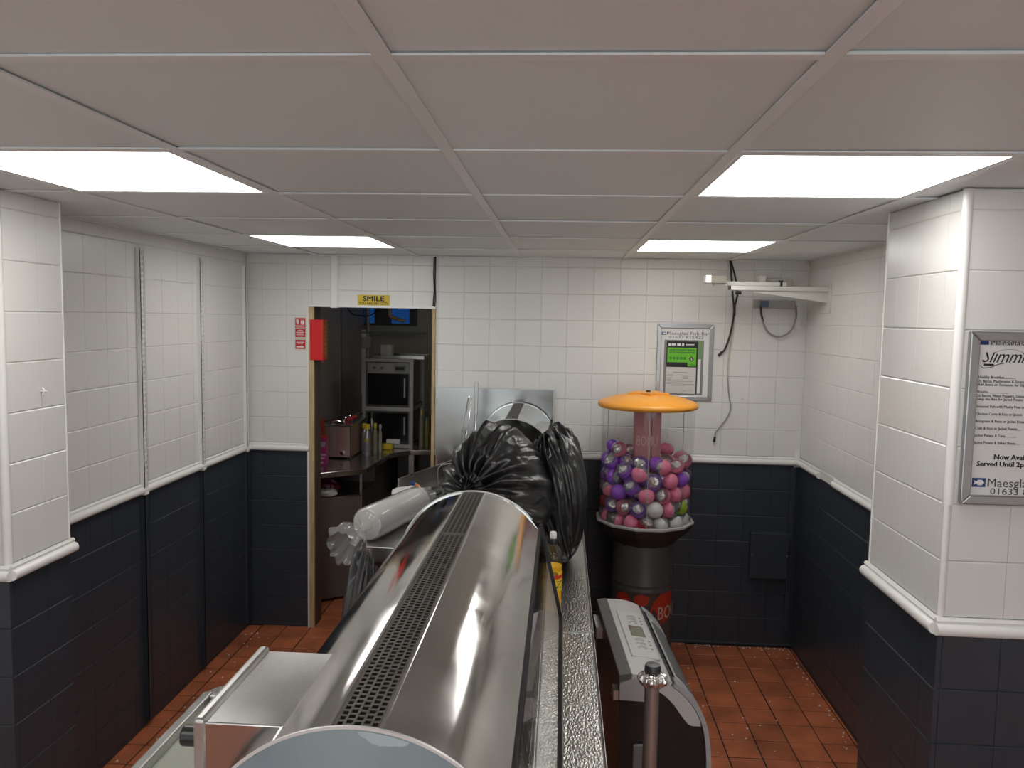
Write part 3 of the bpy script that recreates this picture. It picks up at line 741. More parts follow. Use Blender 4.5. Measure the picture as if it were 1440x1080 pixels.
mb = bag_mesh((-.735, 2.88, .50), (.095, .12, .52), (.3, -.1, 1), 9.0, pleats=11, amp=.16, floor_z=.0, tuft=.03, fall=1.6, lump=.1, wr=.03)
tag(add('rubbish_sack', mb, GREYBAG, smooth=True, angle=180), 'thin grey see-through rubbish sack standing beside the range', 'rubbish sack')

# wrapped paper roll on the deck
ra, rb = Vector((-.772, 3.075, 1.082)), Vector((-.645, 3.52, 1.082))
ax = (rb-ra).normalized(); sd = ax.cross(Vector((0, 0, 1))).normalized(); up = sd.cross(ax)
t = thing('wrapped_paper_roll', 'white paper roll in twisted clear film lying on the range deck', 'paper roll', tuple((ra+rb)/2-Vector((0, 0, .07))))
def roll_mesh(a, b, r, tail=False, seed=1.0, n=48, amp=.0):
    L = (b-a).length; prof = []
    if not tail: prof = [(0, 0), (r*.35, 0), (r*.36, .004), (r*.93, .002), (r, .010), (r, L-.01), (r*.93, L), (0, L)]
    else:
        prof = [(r*.9, -.19), (r*1.2, -.17), (r*1.05, -.14), (r*.75, -.105), (r*.42, -.065), (r*.26, -.04), (r*.30, -.02), (r*.75, -.006), (r*1.04, .01), (r*1.05, L*.4), (r*1.05, L*.8), (r*1.04, L-.01), (r*.8, L+.012), (r*.4, L+.03), (r*.5, L+.07), (r*.7, L+.10)]
    v = []; f = []
    for i, (q, s) in enumerate(prof):
        for k in range(n):
            ph = 2*PI*k/n
            rr_ = q
            drop = 0
            if tail:
                g = noise.noise(Vector((math.cos(ph)*2.4, math.sin(ph)*2.4, s*16+seed)))
                rr_ = q*(1+(.38 if (s < 0 or s > L) else .05)*g)
                if s < 0: drop = -(-s/.19)**1.2*.045
            p = a+ax*s+(sd*math.cos(ph)+up*math.sin(ph))*rr_+Vector((0, 0, drop))
            if p.z < 1.0145 and not (tail and s < -.05): p.z = 1.0145
            v.append(tuple(p))
    for i in range(len(prof)-1):
        for k in range(n): f.append((i*n+k, i*n+(k+1) % n, (i+1)*n+(k+1) % n, (i+1)*n+k))
    return MB().raw(v, f)
add('roll', roll_mesh(ra, rb, .066), mat('tissue', (.72, .71, .69), .8), t, smooth=True, angle=50)
add('film_wrap', roll_mesh(ra, rb, .067, True), FILM, t, smooth=True, angle=180, label='twisted clear film')
# carrier bag with printed patch, leaning behind the roll
mb = bag_mesh((-.715, 3.66, 1.055), (.075, .12, .055), (.35, .6, .7), 12.0, pleats=9, amp=.22, floor_z=1.014, tuft=.08, lump=.35, nu=80, nv=50, wr=.05)
t = thing('carrier_bag', 'crumpled white plastic carrier bag with an orange and blue print on the deck', 'carrier bag', (-.735, 3.70, 1.014))
add('bag', mb, mat('white_polythene', (.62, .62, .61), .35), t, smooth=True, angle=180)
mb = MB(); mb.lathe([(.042, -.004), (.047, 0), (.042, .006)], (0, 0, 0), 20, a0=.2, a1=2.9)
Mx = Matrix.Translation((-.705, 3.71, 1.075)) @ Matrix.Rotation(1.0, 4, 'X') @ Matrix.Rotation(.5, 4, 'Y')
mb.v = [tuple(Mx @ Vector(p)) for p in mb.v]; mb2 = MB(); mb2.tube([Mx @ Vector((.044*math.cos(a), .044*math.sin(a), 0)) for a in [.1+k*.3 for k in range(6)]], .010, 10)
add('printed_patch', mb2, mat('orange_print', (.55, .20, .06), .4), t, smooth=True)
mb2 = MB(); mb2.tube([Mx @ Vector((.046*math.cos(a), .046*math.sin(a), .002)) for a in [1.5, 1.7, 1.9]], .0105, 10); add('blue_patch', mb2, INKBLUE, t, smooth=True)
mb = bag_mesh((-.62, 3.64, 1.055), (.05, .07, .045), (0, .2, 1), 15.0, pleats=7, amp=.2, floor_z=1.022, tuft=.1, nu=60, nv=40)
tag(add('dark_bag', mb, BAG, smooth=True, angle=180), 'small scrunched black bag between the paper roll and the cabinet', 'bag')

# ------------------------------------------------------------------ drink bottle on the ledge
bx, by, bz = -.012, 2.475, LEDGE_Z
t = thing('drink_bottle', 'plastic bottle of orange drink with a white cap on the ledge', 'bottle', (bx, by, bz))
prof = [(.0, .004), (.022, 0), (.030, .006), (.0315, .02), (.0315, .075), (.0300, .085), (.0300, .135), (.0318, .145), (.0318, .180), (.0300, .196), (.0245, .210), (.0165, .221), (.0135, .230)]
mb = MB(); mb.lathe(prof, (bx, by, bz), 36); add('bottle_wall', mb, clear('pet', (.93, .92, .88), .03, 1.5), t, smooth=True, angle=60)
pr = [(0, .006), (.022, .004), (.029, .009), (.0302, .02), (.0302, .075), (.0288, .086), (.0288, .134), (.0302, .146), (.0302, .157), (0, .157)]
mb = MB(); mb.lathe(pr, (bx, by, bz), 36); add('drink', mb, mat('orange_drink', (.90, .50, .02), .15), t, smooth=True, angle=60)
pr = [(.0312, .078), (.0318, .080), (.0318, .140), (.0312, .142)]
mb = MB(); mb.lathe(pr, (bx, by, bz), 36, a0=0, a1=2*PI-1e-4); lab = add('label', mb, mat('bottle_label_yellow', (.80, .52, .02), .4), t, smooth=True)
pr = [(.0319, .120), (.0321, .121), (.0321, .1315), (.0319, .1325)]
mb = MB(); mb.lathe(pr, (bx, by, bz), 36, a0=0, a1=2*PI-1e-4); add('red_band', mb, mat('label_red', (.6, .03, .02), .4), lab, smooth=True)
def wrap_text(s, size, c, r, ang, z, M, parent, bold=0, shear=0, sx=1., name='lettering'):
    o = text(s, size, wloc(parent), Matrix.Identity(4), M, parent, name=name, align='CENTER', bold=bold, shear=shear, sx=sx)
    L = wloc(parent)
    for v in o.data.vertices:
        x, y, zz = v.co; a = ang+x/r
        v.co = (c[0]+(r+zz)*math.sin(a)-L.x, c[1]-(r+zz)*math.cos(a)-L.y, z+y-L.z)
    o.data.update()
    return o
wrap_text('50p', .014, (bx, by), .0322, .3, bz+.1335, INKBLACK, lab, bold=.0003)
wrap_text('Z', .034, (bx, by), .0322, .65, bz+.090, INKBLACK, lab, bold=.0012, shear=.3)
mb = MB(); mb.lathe([(.0, .228), (.0155, .228), (.0160, .232), (.0160, .244), (.0145, .246), (0, .246)], (bx, by, bz), 28); add('collar', mb, BLACK, t, smooth=True)
mb = MB(); mb.lathe([(0, .246), (.0105, .246), (.0112, .249), (.0112, .262), (.0100, .266), (0, .267)], (bx, by, bz), 28); add('cap', mb, WHITEINK, t, smooth=True)

# ------------------------------------------------------------------ capsule vending machine
VX, VY = .470, 4.215
t = thing('capsule_machine', 'capsule vending machine with an orange lid and a clear drum of toy balls', 'vending machine', (VX, VY, 0))
DGREY = mat('machine_grey', (.075, .072, .070), .4)
mb = MB(); mb.lathe([(.0, 0), (.20, 0), (.205, .02), (.185, .06), (.170, .09), (.166, .49), (.170, .495), (.170, .507), (.166, .512), (.166, .528), (.169, .533), (.165, .540), (.162, .74), (0, .74)], (VX, VY, 0), 48)
add('base_column', mb, DGREY, t, smooth=True)
ORR = mat('machine_red_print', (.42, .035, .015), .4)
mb = MB()
def blob(a0, z0, ra, rz, n=18, seed=0):
    pts = []
    for k in range(n):
        q = 2*PI*k/n; s_ = 1+.22*noise.noise(Vector((math.cos(q)*1.5+seed, math.sin(q)*1.5, seed)))
        a = a0+ra*math.cos(q)*s_; pts.append((VX+.1675*math.sin(a), VY-.1675*math.cos(a), z0+rz*math.sin(q)*s_))
    c_ = (VX+.1678*math.sin(a0), VY-.1678*math.cos(a0), z0)
    # in-between ring keeps the patch curved
    ring = []
    for k in range(n):
        q = 2*PI*k/n; a = a0+ra*.5*math.cos(q); ring.append((VX+.1676*math.sin(a), VY-.1676*math.cos(a), z0+rz*.5*math.sin(q)))
    f = [(k, (k+1) % n, n+(k+1) % n, n+k) for k in range(n)]+[(n+k, n+(k+1) % n, 2*n) for k in range(n)]
    return pts+ring+[c_], f
for a0, z0, ra, rz, sd_ in ((.62, .40, .42, .085, 1), (-.75, .44, .30, .05, 2), (-.1, .46, .25, .03, 3), (.95, .47, .16, .05, 4), (1.0, .24, .35, .07, 5)):
    v, f = blob(a0, z0, ra, rz, seed=sd_); add('red_splash', MB().raw(v, f), ORR, t, smooth=True)
wrap_text('BOUN', .10, (VX, VY), .1685, 1.05, .352, mat('print_pink', (.55, .32, .26), .5), t, bold=.001, sx=.75)
# flared bowl with a twelve-sided rim
mb = MB(); mb.lathe([(.160, .735), (.19, .765), (.235, .805), (.258, .838), (.262, .850), (.262, .862), (.250, .862), (.248, .832), (0, .830)], (VX, VY, 0), 12, phase=PI/12)
add('bowl', mb, mat('machine_black', (.022, .021, .021), .4), t)
mb = MB(); mb.lathe([(.264, .852), (.266, .856), (.266, .864), (.252, .866), (.250, .860)], (VX, VY, 0), 12, phase=PI/12); add('bowl_rim', mb, mat('rim_grey', (.42, .42, .42), .35), t)
mb = MB(); mb.lathe([(.2465, .834), (.2465, 1.472)], (VX, VY, 0), 64); drum = add('drum', mb, ACRYL, t, smooth=True)
for a in (-.06, 2.1, -2.2):
    mb = MB(); mb.box(-.0015, .0015, -.2490, -.2468, .87, 1.472, 0, Matrix.Translation((VX, VY, 0)) @ Matrix.Rotation(a, 4, 'Z'))
    add('drum_seam', mb, mat('seam_grey', (.35, .35, .35), .3), drum)
PINKP = mat('column_pink', (.50, .20, .21), .45)
mb = MB(); mb.box(VX-.068, VX+.068, VY-.062, VY+.062, .831, 1.47); cc = add('centre_column', mb, PINKP, t, bevel=.004)
mb = MB(); mb.box(VX+.0165, VX+.0205, VY-.0635, VY-.062, .86, 1.47); add('column_slit', mb, INKBLACK, cc)
text('UNOB', .075, (VX-.005, VY-.0635, 1.268), FACE_CAM @ Matrix.Diagonal((-1, 1, 1, 1)), mat('column_print', (.62, .36, .36), .5), cc, align='CENTER', bold=.0015, width=.115)
ORANGE = mat('lid_orange', (.80, .33, .035), .35)
mb = MB(); mb.lathe([(.0, 1.466), (.256, 1.466), (.264, 1.470), (.267, 1.480), (.264, 1.492), (.25, 1.499), (.18, 1.523), (.09, 1.538), (.0, 1.541)], (VX, VY, 0), 64); lid = add('lid', mb, ORANGE, t, smooth=True, angle=50)
pts = []
for k in range(10):
    r_ = .105 if k % 2 == 0 else .06; a = 2*PI*k/10-PI/2; pts.append((VX+r_*math.cos(a)*1.1, VY+r_*math.sin(a)))
mb = MB(); mb.prism(pts, 'z', 1.530, 1.549); add('lid_star', mb, ORANGE, lid, bevel=.003)
mb = MB(); mb.lathe([(0, 1.549), (.012, 1.549), (.012, 1.556), (0, 1.557)], (VX, VY, 0), 16); add('lid_lock', mb, RUBBER, lid)
# capsules: relaxed packing inside the drum
BR, NB = .0435, 116
rs = np.random.RandomState(4)
ang = rs.uniform(0, 2*PI, NB); rad_ = np.sqrt(rs.uniform(.3, 1, NB))*(.2455-BR)
P = np.stack([rad_*np.cos(ang), rad_*np.sin(ang), rs.uniform(.84+BR, 1.27, NB)], 1)
for it in range(420):
    P[:, 2] -= .0016
    if it < 300: P += rs.normal(0, .0025, P.shape)
    for sub in range(3):
        D = P[:, None]-P[None]; L = np.sqrt((D**2).sum(-1))+1e-9
        ov = np.clip(2*BR-L, 0, None); np.fill_diagonal(ov, 0)
        P += (D/L[..., None]*ov[..., None]*.42).sum(1)
        r_ = np.hypot(P[:, 0], P[:, 1])
        k = r_ > .2455-BR-.001; P[k, :2] *= ((.2455-BR-.001)/r_[k])[:, None]
        k = r_ < .075+BR; P[k, :2] *= ((.075+BR)/np.maximum(r_[k], 1e-3))[:, None]
        P[:, 2] = np.maximum(P[:, 2], .836+BR)
CAPCOL = {'purple': (.30, .09, .58), 'pink': (.78, .22, .34), 'white': (.70, .70, .69), 'green': (.32, .48, .03), 'red': (.45, .02, .035), 'blue': (.02, .06, .38)}
def half(n=16, m_=6, r=BR, up=1):
    v = []; f = []
    for i in range(m_+1):
        th = PI/2*i/m_
        for k in range(n): v.append((r*math.cos(th)*math.cos(2*PI*k/n), r*math.cos(th)*math.sin(2*PI*k/n), up*r*math.sin(th)))
    for i in range(m_):
        for k in range(n): f.append((i*n+k, i*n+(k+1) % n, (i+1)*n+(k+1) % n, (i+1)*n+k))
    return v, f
def to_mesh(name, v, f, M):
    me = bpy.data.meshes.new(name); me.from_pydata(v, [], f); me.materials.append(M); me.shade_smooth(); me.update(); return me
CUP = {}
for c_, col in CAPCOL.items():
    v, f = half(up=-1); CUP[c_] = to_mesh('cup_'+c_, v, f, mat('capsule_'+c_, col, .25))
v, f = half(); DOME = to_mesh('dome', v, f, CAPS)
toy = []
rt = random.Random(11)
for i in range(7):
    for k in range(10):
        th, ph = PI*i/6, 2*PI*k/10; r_ = BR*(.45+.3*rt.random()); toy.append((r_*math.sin(th)*math.cos(ph), r_*math.sin(th)*math.sin(ph), .012+r_*.6*math.cos(th)))
tf = [(i*10+k, i*10+(k+1) % 10, (i+1)*10+(k+1) % 10, (i+1)*10+k) for i in range(6) for k in range(10)]
TOY = bpy.data.meshes.new('toy'); TOY.from_pydata(toy, [], tf); TOY.materials.append(mat('toy_wrapper', (.80, .79, .78), .28, .75)); TOY.update()
rc = random.Random(21)
ORD = ['leftmost', 'second from left', 'third from left', 'fourth from left', 'fifth from left', 'sixth from left', 'seventh from left', 'eighth from left', 'ninth from left', 'tenth from left']
LAY = ['bottom layer', 'second layer up', 'third layer up', 'fourth layer up', 'fifth layer up', 'top layer']
front = [i for i in range(NB) if P[i, 1] < -.09]
where = {}
for k in range(6):
    row = sorted([i for i in front if min(5, int((P[i, 2]-.836)/.078)) == k], key=lambda i: P[i, 0])
    for q, i in enumerate(row): where[i] = ORD[min(q, 9)]+' in the '+LAY[k]
for pi in np.argsort(P[:, 1]):
    p_ = P[pi]
    hx, hz = p_[0], p_[2]
    # purple gathers left, pink right, white and green near the bottom, as in the drum
    if hz < .97 and rc.random() < .42: c_ = rc.choice(['white', 'white', 'green', 'red', 'pink'])
    elif hx > .06: c_ = 'pink' if rc.random() < .78 else 'purple'
    elif hx < -.0: c_ = 'purple' if rc.random() < .74 else 'pink'
    else: c_ = rc.choice(['purple', 'purple', 'pink', 'blue' if rc.random() < .3 else 'purple'])
    o = bpy.data.objects.new('toy_capsule', None); C.objects.link(o); o.empty_display_size = .03
    o.location = (VX+p_[0], VY+p_[1], p_[2]); o.rotation_euler = (rc.uniform(-1.7, 1.7), rc.uniform(-1.7, 1.7), rc.uniform(0, 6.28))
    tag(o, '%s toy capsule in the drum, %s' % (c_, where[pi]) if pi in where else '%s and clear toy capsule deep in the drum behind the front ones' % c_, 'toy capsule', '%s toy capsules in the vending machine' % c_)
    for nm, me in (('cup', CUP[c_]), ('dome', DOME), ('toy', TOY)):
        q = bpy.data.objects.new(nm, me); C.objects.link(q); q.parent = o

# ------------------------------------------------------------------ portable air conditioner
AC_ROT = math.radians(3.6)
t = thing('air_conditioner', 'silver and black portable air conditioner beside the steel ledge', 'air conditioner', (.198, 2.265, 0), AC_ROT)
SILV = mat('silver_plastic', (.50, .50, .49), .35, .1); SILV2 = mat('lavender_silver', (.38, .375, .40), .35, .1)
ACBLK = mat('ac_black', (.010, .011, .013), .3); ACGREY = mat('ac_grey', (.15, .15, .155), .4); BROWNG = mat('ac_taupe', (.10, .092, .088), .4)
LW = .63
def cv(pts, n=6):
    out = []
    P_ = [Vector(p) for p in pts]; P_ = [P_[0]*2-P_[1]]+P_+[P_[-1]*2-P_[-2]]
    for i in range(1, len(P_)-2):
        for k in range(n):
            q = k/n; a, b, c, d = P_[i-1:i+3]
            out.append(tuple(.5*((2*b)+(c-a)*q+(2*a-5*b+4*c-d)*q*q+(-a+3*b-3*c+d)*q**3)))
    out.append(tuple(P_[-2])); return out
outer = cv([(.035, .880), (.10, .876), (.155, .856), (.205, .818), (.245, .762), (.268, .69), (.278, .58), (.280, .35), (.280, .06)])
def inset(c, d):
    o = []
    for i, p in enumerate(c):
        a = Vector(c[max(i-1, 0)]); b = Vector(c[min(i+1, len(c)-1)]); tt = (b-a).normalized(); nn = Vector((-tt.y, tt.x))
        o.append((p[0]-nn.x*d, p[1]-nn.y*d))
    return o
inn = inset(outer, .012)
body = [(.0, .05), (.0, .855)]+inn+[(.268, .05)]
mb = MB(); mb.prism(body, 'y', .012, LW-.012); add('body', mb, ACBLK, t, local=True, smooth=True, angle=30)
n_top = next(i for i, p in enumerate(outer) if p[0] > .150)
mb = MB(); mb.prism(outer[:n_top+1]+inset(outer, .013)[:n_top+1][::-1], 'y', 0, LW); top = add('control_top', mb, SILV, t, local=True, smooth=True, angle=30)
mb = MB(); mb.prism([(-.004, .845), (-.004, .878), (.034, .884), (.034, .862)], 'y', 0, LW); add('rear_strip', mb, BROWNG, t, local=True, bevel=.003)
ot2 = inset(outer, -.004)
mb = MB(); mb.prism(ot2[n_top+1:]+inset(outer, .010)[n_top+1:][::-1], 'y', .0, .045); add('front_rim', mb, SILV2, t, local=True, smooth=True, angle=30)
mb = MB(); mb.prism(ot2[n_top+1:]+inset(outer, .010)[n_top+1:][::-1], 'y', LW-.045, LW); add('front_rim', mb, SILV2, t, local=True, smooth=True, angle=30)
mb = MB(); mb.prism(inset(outer, .002)[n_top+1:n_top+30]+inset(outer, .012)[n_top+1:n_top+30][::-1], 'y', .045, LW-.045); add('front_panel', mb, SILV, t, local=True, smooth=True, angle=30)
mb = MB(); mb.prism(inset(outer, -.002)[n_top+4:n_top+18]+inset(outer, .006)[n_top+4:n_top+18][::-1], 'y', .10, LW-.10); vf = add('vent_flap', mb, ACGREY, t, local=True, smooth=True, angle=30)
mb = MB(); mb.prism(inset(outer, -.003)[n_top+1:n_top+3]+inset(outer, .006)[n_top+1:n_top+3][::-1], 'y', .01, LW-.01); add('chrome_line', mb, CHROME, t, local=True)
# panel outline, screen and buttons on the top
sl = math.atan2(.842-.874, .07)
Mtop = Matrix.Translation((.098, LW/2, .8765)) @ Matrix.Rotation(.14, 4, 'Y')
def tbox(name, x0, x1, y0, y1, h, M, par, bev=0):
    mb = MB(); mb.box(x0, x1, y0, y1, -.004, h, 0, Mtop); return add(name, mb, M, par, local=True, bevel=bev)
cp = tbox('control_plate', -.045, .045, -.19, .19, .0022, mat('plate_silver', (.53, .53, .52), .32, .1), top, .002)
tbox('screen_bezel', -.022, .026, -.035, .055, .004, CHROME, top); tbox('screen', -.020, .021, -.033, .036, .0045, mat('lcd', (.19, .20, .15), .2), top)
for k, yy in enumerate((.085, .110, .137, -.062, -.092, -.122)):
    mb = MB(); mb.lathe([(0, .006), (.010, .006), (.012, .004), (.012, 0), (0, 0)], (0, 0, 0), 16)
    mb.v = [tuple(Mtop @ (Vector((p[0]*1.35, p[1]*.75, p[2]))+Vector((0 if k != 1 else .0, yy, 0)))) for p in mb.v]
    add('button', mb, mat('button_silver', (.55, .55, .55), .25, .5), top, local=True, smooth=True)
for k, yy in enumerate((.085, .110, .137, -.062, -.092, -.122)):
    tbox('button_mark', .028, .034, yy-.004, yy+.004, .0030, INK, top)
# near side: silver shoulder and curved blade on the black flank
mb = MB(); mb.prism([(.0, .855), (.0, .800), (.085, .795), (.085, .866), (.035, .868)], 'y', 0, .012); add('side_shoulder', mb, SILV2, t, local=True)
blade = [(.090, .866)]+[p for p in inset(outer, .012) if .095 < p[0] and p[1] > .735]
low = cv([(.090, .838), (.125, .822), (.160, .79), (.188, .752), (.212, .726), (.245, .722)])
mb = MB(); mb.prism(blade+low[::-1], 'y', 0, .012); add('side_blade', mb, SILV, t, local=True)
mb = MB(); mb.box(.045, .115, .002, .012, .52, .66); add('side_handle', mb, ACGREY, t, local=True, bevel=.006)
for k in range(9):
    mb = MB(); mb.box(.045+.009*k, .049+.009*k, .006, .012, .12, .48); add('vent_slat', mb, ACGREY, t, local=True)
mb = MB(); mb.box(.0, .268, .012, LW-.012, .03, .05); add('foot_plate', mb, ACBLK, t, local=True)
for x, y in ((.04, .05), (.24, .05), (.04, LW-.05), (.24, LW-.05)):
    mb = MB(); mb.lathe([(0, 0), (.016, 0), (.02, .006), (.02, .024), (.016, .03), (0, .03)], (x, y, 0), 16); add('castor', mb, RUBBER, t, local=True, smooth=True)
mb = MB(); mb.box(-.016, .0, .02, .06, .79, .82); add('hose_bracket', mb, BRUSHED, t, local=True)
mb = MB(); mb.box(-.022, .0, LW-.18, LW-.06, .80, .84); add('hose_bracket', mb, BRUSHED, t, local=True)

# ------------------------------------------------------------------ barrier post wrapped with foil
px, py = .262, 2.03
t = thing('barrier_post', 'steel post with a dark cap and crumpled foil collar beside the air conditioner', 'post', (px, py, 0))
mb = MB(); mb.tube([(px, py, .012), (px, py, .985)], .0195, 32); add('tube', mb, mat('post_steel', (.42, .40, .39), .32, .8), t, smooth=True)
mb = MB(); mb.lathe([(0, .0), (.11, 0), (.11, .006), (.03, .014), (0, .014)], (px, py, 0), 32); add('base_plate', mb, DULL, t, smooth=True)
mb = MB(); v = []; f = []; n = 56
ring = [(.019, .970), (.027, .966), (.036, .973), (.040, .983), (.034, .991), (.026, .994), (.020, 1.0)]
for i, (r_, z) in enumerate(ring):
    for k in range(n):
        q = 2*PI*k/n; g = noise.noise(Vector((math.cos(q)*3, math.sin(q)*3, i*.7)))
        v.append((px+r_*(1+.16*g)*math.cos(q), py+r_*(1+.16*g)*math.sin(q), z+.008*noise.noise(Vector((math.cos(q)*4, math.sin(q)*4, i*1.3+5)))))
for i in range(len(ring)-1):
    for k in range(n): f.append((i*n+k, i*n+(k+1) % n, (i+1)*n+(k+1) % n, (i+1)*n+k))
add('foil_collar', MB().raw(v, f), FOIL, t)
mb = MB(); mb.lathe([(0, .985), (.0215, .985), (.0215, 1.014), (.019, 1.020), (0, 1.021)], (px, py, 0), 32); add('cap', mb, mat('cap_grey', (.06, .06, .062), .35, .5), t, smooth=True)

# ------------------------------------------------------------------ poster frame on the back wall
def frame_bars(parent, x0, x1, z0, z1, y, wd, dp):
    """four mitred snap-frame bars on a wall that faces -Y"""
    for (a, b, c, d) in (((x0, z1), (x1, z1), (x1-wd, z1-wd), (x0+wd, z1-wd)), ((x0, z0), (x0+wd, z0+wd), (x1-wd, z0+wd), (x1, z0)),
                         ((x0, z0), (x0, z1), (x0+wd, z1-wd), (x0+wd, z0+wd)), ((x1, z0), (x1-wd, z0+wd), (x1-wd, z1-wd), (x1, z1))):
        mb = MB(); mb.prism([a, b, c, d], 'y', y-dp, y); add('frame_bar', mb, ALU, parent, bevel=.003)
def fish_logo(parent, x, z, s, y):
    mb = MB(); mb.prism([(x, z), (x+s*1.45, z), (x+s*1.45, z+s), (x, z+s)], 'y', y-.0004, y); lg = add('logo', mb, INKBLUE, parent)
    w_ = [(x+s*.16, z+s*.25), (x+s*.50, z+s*.42), (x+s*.62, z+s*.2), (x+s*1.05, z+s*.2), (x+s*1.32, z+s*.5), (x+s*1.05, z+s*.8), (x+s*.62, z+s*.8), (x+s*.50, z+s*.58), (x+s*.16, z+s*.75), (x+s*.28, z+s*.5)]
    mb = MB(); mb.prism(w_, 'y', y-.0008, y-.0004); add('logo_fish', mb, WHITEINK, parent)
t = thing('poster_frame', 'small silver snap frame with a green rating certificate on the back wall', 'poster frame', (.718, YB, 1.468))
fx0, fx1, fz0, fz1 = .556, .880, 1.470, 1.912
mb = MB(); mb.box(fx0+.01, fx1-.01, YB-.008, YB, fz0+.01, fz1-.01); add('poster', mb, PAPER, t)
frame_bars(t, fx0, fx1, fz0, fz1, YB, .024, .016)
yp = YB-.008
fish_logo(t, .582, 1.848, .017, yp)
text('Maesglas Fish Bar', .026, (.609, yp-.0003, 1.850), FACE_CAM, INK, t, width=.245)
text('01633 815422', .022, (.622, yp-.0003, 1.828), FACE_CAM, INK, t, width=.20)
mb = MB(); mb.box(.598, .826, yp-.0006, yp, 1.500, 1.820); add('photo_print', mb, mat('print_grey', (.20, .205, .21), .5), t)
mb = MB(); mb.box(.795, .815, yp-.0009, yp-.0006, 1.71, 1.815); add('green_strip', mb, mat('print_green', (.16, .30, .12), .5), t)
mb = MB(); mb.box(.795, .811, yp-.0009, yp-.0006, 1.51, 1.71); add('white_strip', mb, WHITEINK, t)
mb = MB(); mb.box(.612, .792, yp-.0014, yp-.0009, 1.505, 1.812); cert = add('certificate', mb, INKBLACK, t)
GREEN = mat('rating_green', (.13, .50, .02), .5)
mb = MB(); mb.box(.618, .784, yp-.0018, yp-.0014, 1.690, 1.775).box(.735, .784, yp-.0018, yp-.0014, 1.668, 1.6901); add('green_panel', mb, GREEN, cert)
mb = MB(); mb.box(.612, .786, yp-.0018, yp-.0014, 1.507, 1.662); add('letter', mb, mat('letter_paper', (.60, .585, .56), .5), cert)
text('SGOR HYLENDID BWYD', .013, (.628, yp-.0019, 1.757), FACE_CAM, INKBLACK, cert, width=.146, bold=.0003)
text('FOOD HYGIENE RATING', .013, (.628, yp-.0019, 1.743), FACE_CAM, INKBLACK, cert, width=.146, bold=.0003)
DG = mat('rating_dark_green', (.05, .23, .015), .5)
for k in range(5):
    mb = MB(); mb.lathe([(.0065, 0), (.0085, 0), (.0085, .0004), (.0065, .0004)], (0, 0, 0), 20); cx_ = .636+.0205*k
    mb.v = [(cx_+p[0], yp-.0018-p[2], 1.714+p[1]) for p in mb.v]; add('rating_ring', mb, DG, cert)
    text(str(k), .011, (cx_, yp-.0019, 1.7102), FACE_CAM, DG, cert, align='CENTER')
mb = MB(); mb.lathe([(0, 0), (.0125, 0), (.0125, .0004), (0, .0004)], (0, 0, 0), 24); mb.v = [(.757+p[0], yp-.0018-p[2], 1.710+p[1]) for p in mb.v]; add('rating_disc', mb, INKBLACK, cert)
text('5', .021, (.757, yp-.0024, 1.7025), FACE_CAM, WHITEINK, cert, align='CENTER', bold=.0006)
for zz, x0_, x1_ in ((1.678, .745, .775), (1.673, .75, .78)):
    mb = MB(); mb.box(x0_, x1_, yp-.0021, yp-.0018, zz-.001, zz+.001); add('text_line', mb, INKBLACK, cert)
for x0_, x1_, z0_, z1_ in ((.622, .636, 1.785, 1.800), (.640, .665, 1.788, 1.799), (.672, .692, 1.786, 1.801), (.700, .712, 1.784, 1.802), (.722, .772, 1.793, 1.797), (.722, .768, 1.786, 1.790)):
    mb = MB(); mb.box(x0_, x1_, yp-.0018, yp-.0014, z0_, z1_); add('header_mark', mb, WHITEINK, cert)
rl = random.Random(2)
for zz, x0_, x1_ in ((1.632, .66, .735), (1.629, .65, .745), (1.617, .620, .655), (1.611, .620, .652), (1.600, .620, .648), (1.592, .620, .645), (1.616, .708, .735), (1.609, .708, .744), (1.602, .708, .742), (1.595, .708, .742), (1.587, .620, .775), (1.579, .620, .772), (1.571, .620, .768), (1.563, .620, .776), (1.555, .620, .72), (1.525, .708, .735), (1.527, .75, .765), (1.530, .625, .632)):
    mb = MB(); mb.box(x0_, x1_, yp-.0021, yp-.0018, zz-.0011, zz+.0011); add('text_line', mb, mat('faint_ink', (.25, .24, .23), .5), cert)

# ------------------------------------------------------------------ menu frame on the right pier
t = thing('menu_frame', 'large silver snap frame with a printed menu on the right pier', 'menu frame', (1.225, PRY0, 1.462))
fx0, fx1, fz0, fz1 = 1.059, 1.395, 1.462, 1.918
mb = MB(); mb.box(fx0+.01, fx1-.01, PRY0-.008, PRY0, fz0+.01, fz1-.01); add('poster', mb, PAPER, t)
frame_bars(t, fx0, fx1, fz0, fz1, PRY0, .025, .018)
yp = PRY0-.008
mb = MB(); mb.box(1.088, 1.109, yp-.0004, yp, 1.882, 1.893); add('logo', mb, INKBLUE, t)
text('Maesglas', .024, (1.113, yp-.0003, 1.8815), FACE_CAM, INK, t)
mb = MB(); mb.box(1.086, 1.37, yp-.0010, yp-.0002, 1.864, 1.883); add('menu_sheet_top', mb, PAPER, t)
text('Slimming', .048, (1.092, yp-.0003, 1.838), FACE_CAM, INKBLACK, t, shear=.45, width=.150)
mb = MB()
mb.tube([(1.122, yp-.0004, 1.862), (1.135, yp-.0004, 1.868), (1.152, yp-.0004, 1.872), (1.175, yp-.0004, 1.872), (1.195, yp-.0004, 1.866), (1.20, yp-.0004, 1.858)], .0009, 5)
add('swash', mb, INKBLACK, t)
mb = MB(); mb.tube([(1.091, yp-.0004, 1.829), (1.097, yp-.0004, 1.823), (1.115, yp-.0004, 1.824), (1.135, yp-.0004, 1.833), (1.15, yp-.0004, 1.836)], .0009, 5); add('swash', mb, INKBLACK, t)
mb = MB(); mb.box(1.100, 1.125, yp-.0006, yp, 1.829, 1.834); add('print_bar', mb, INKBLACK, t)
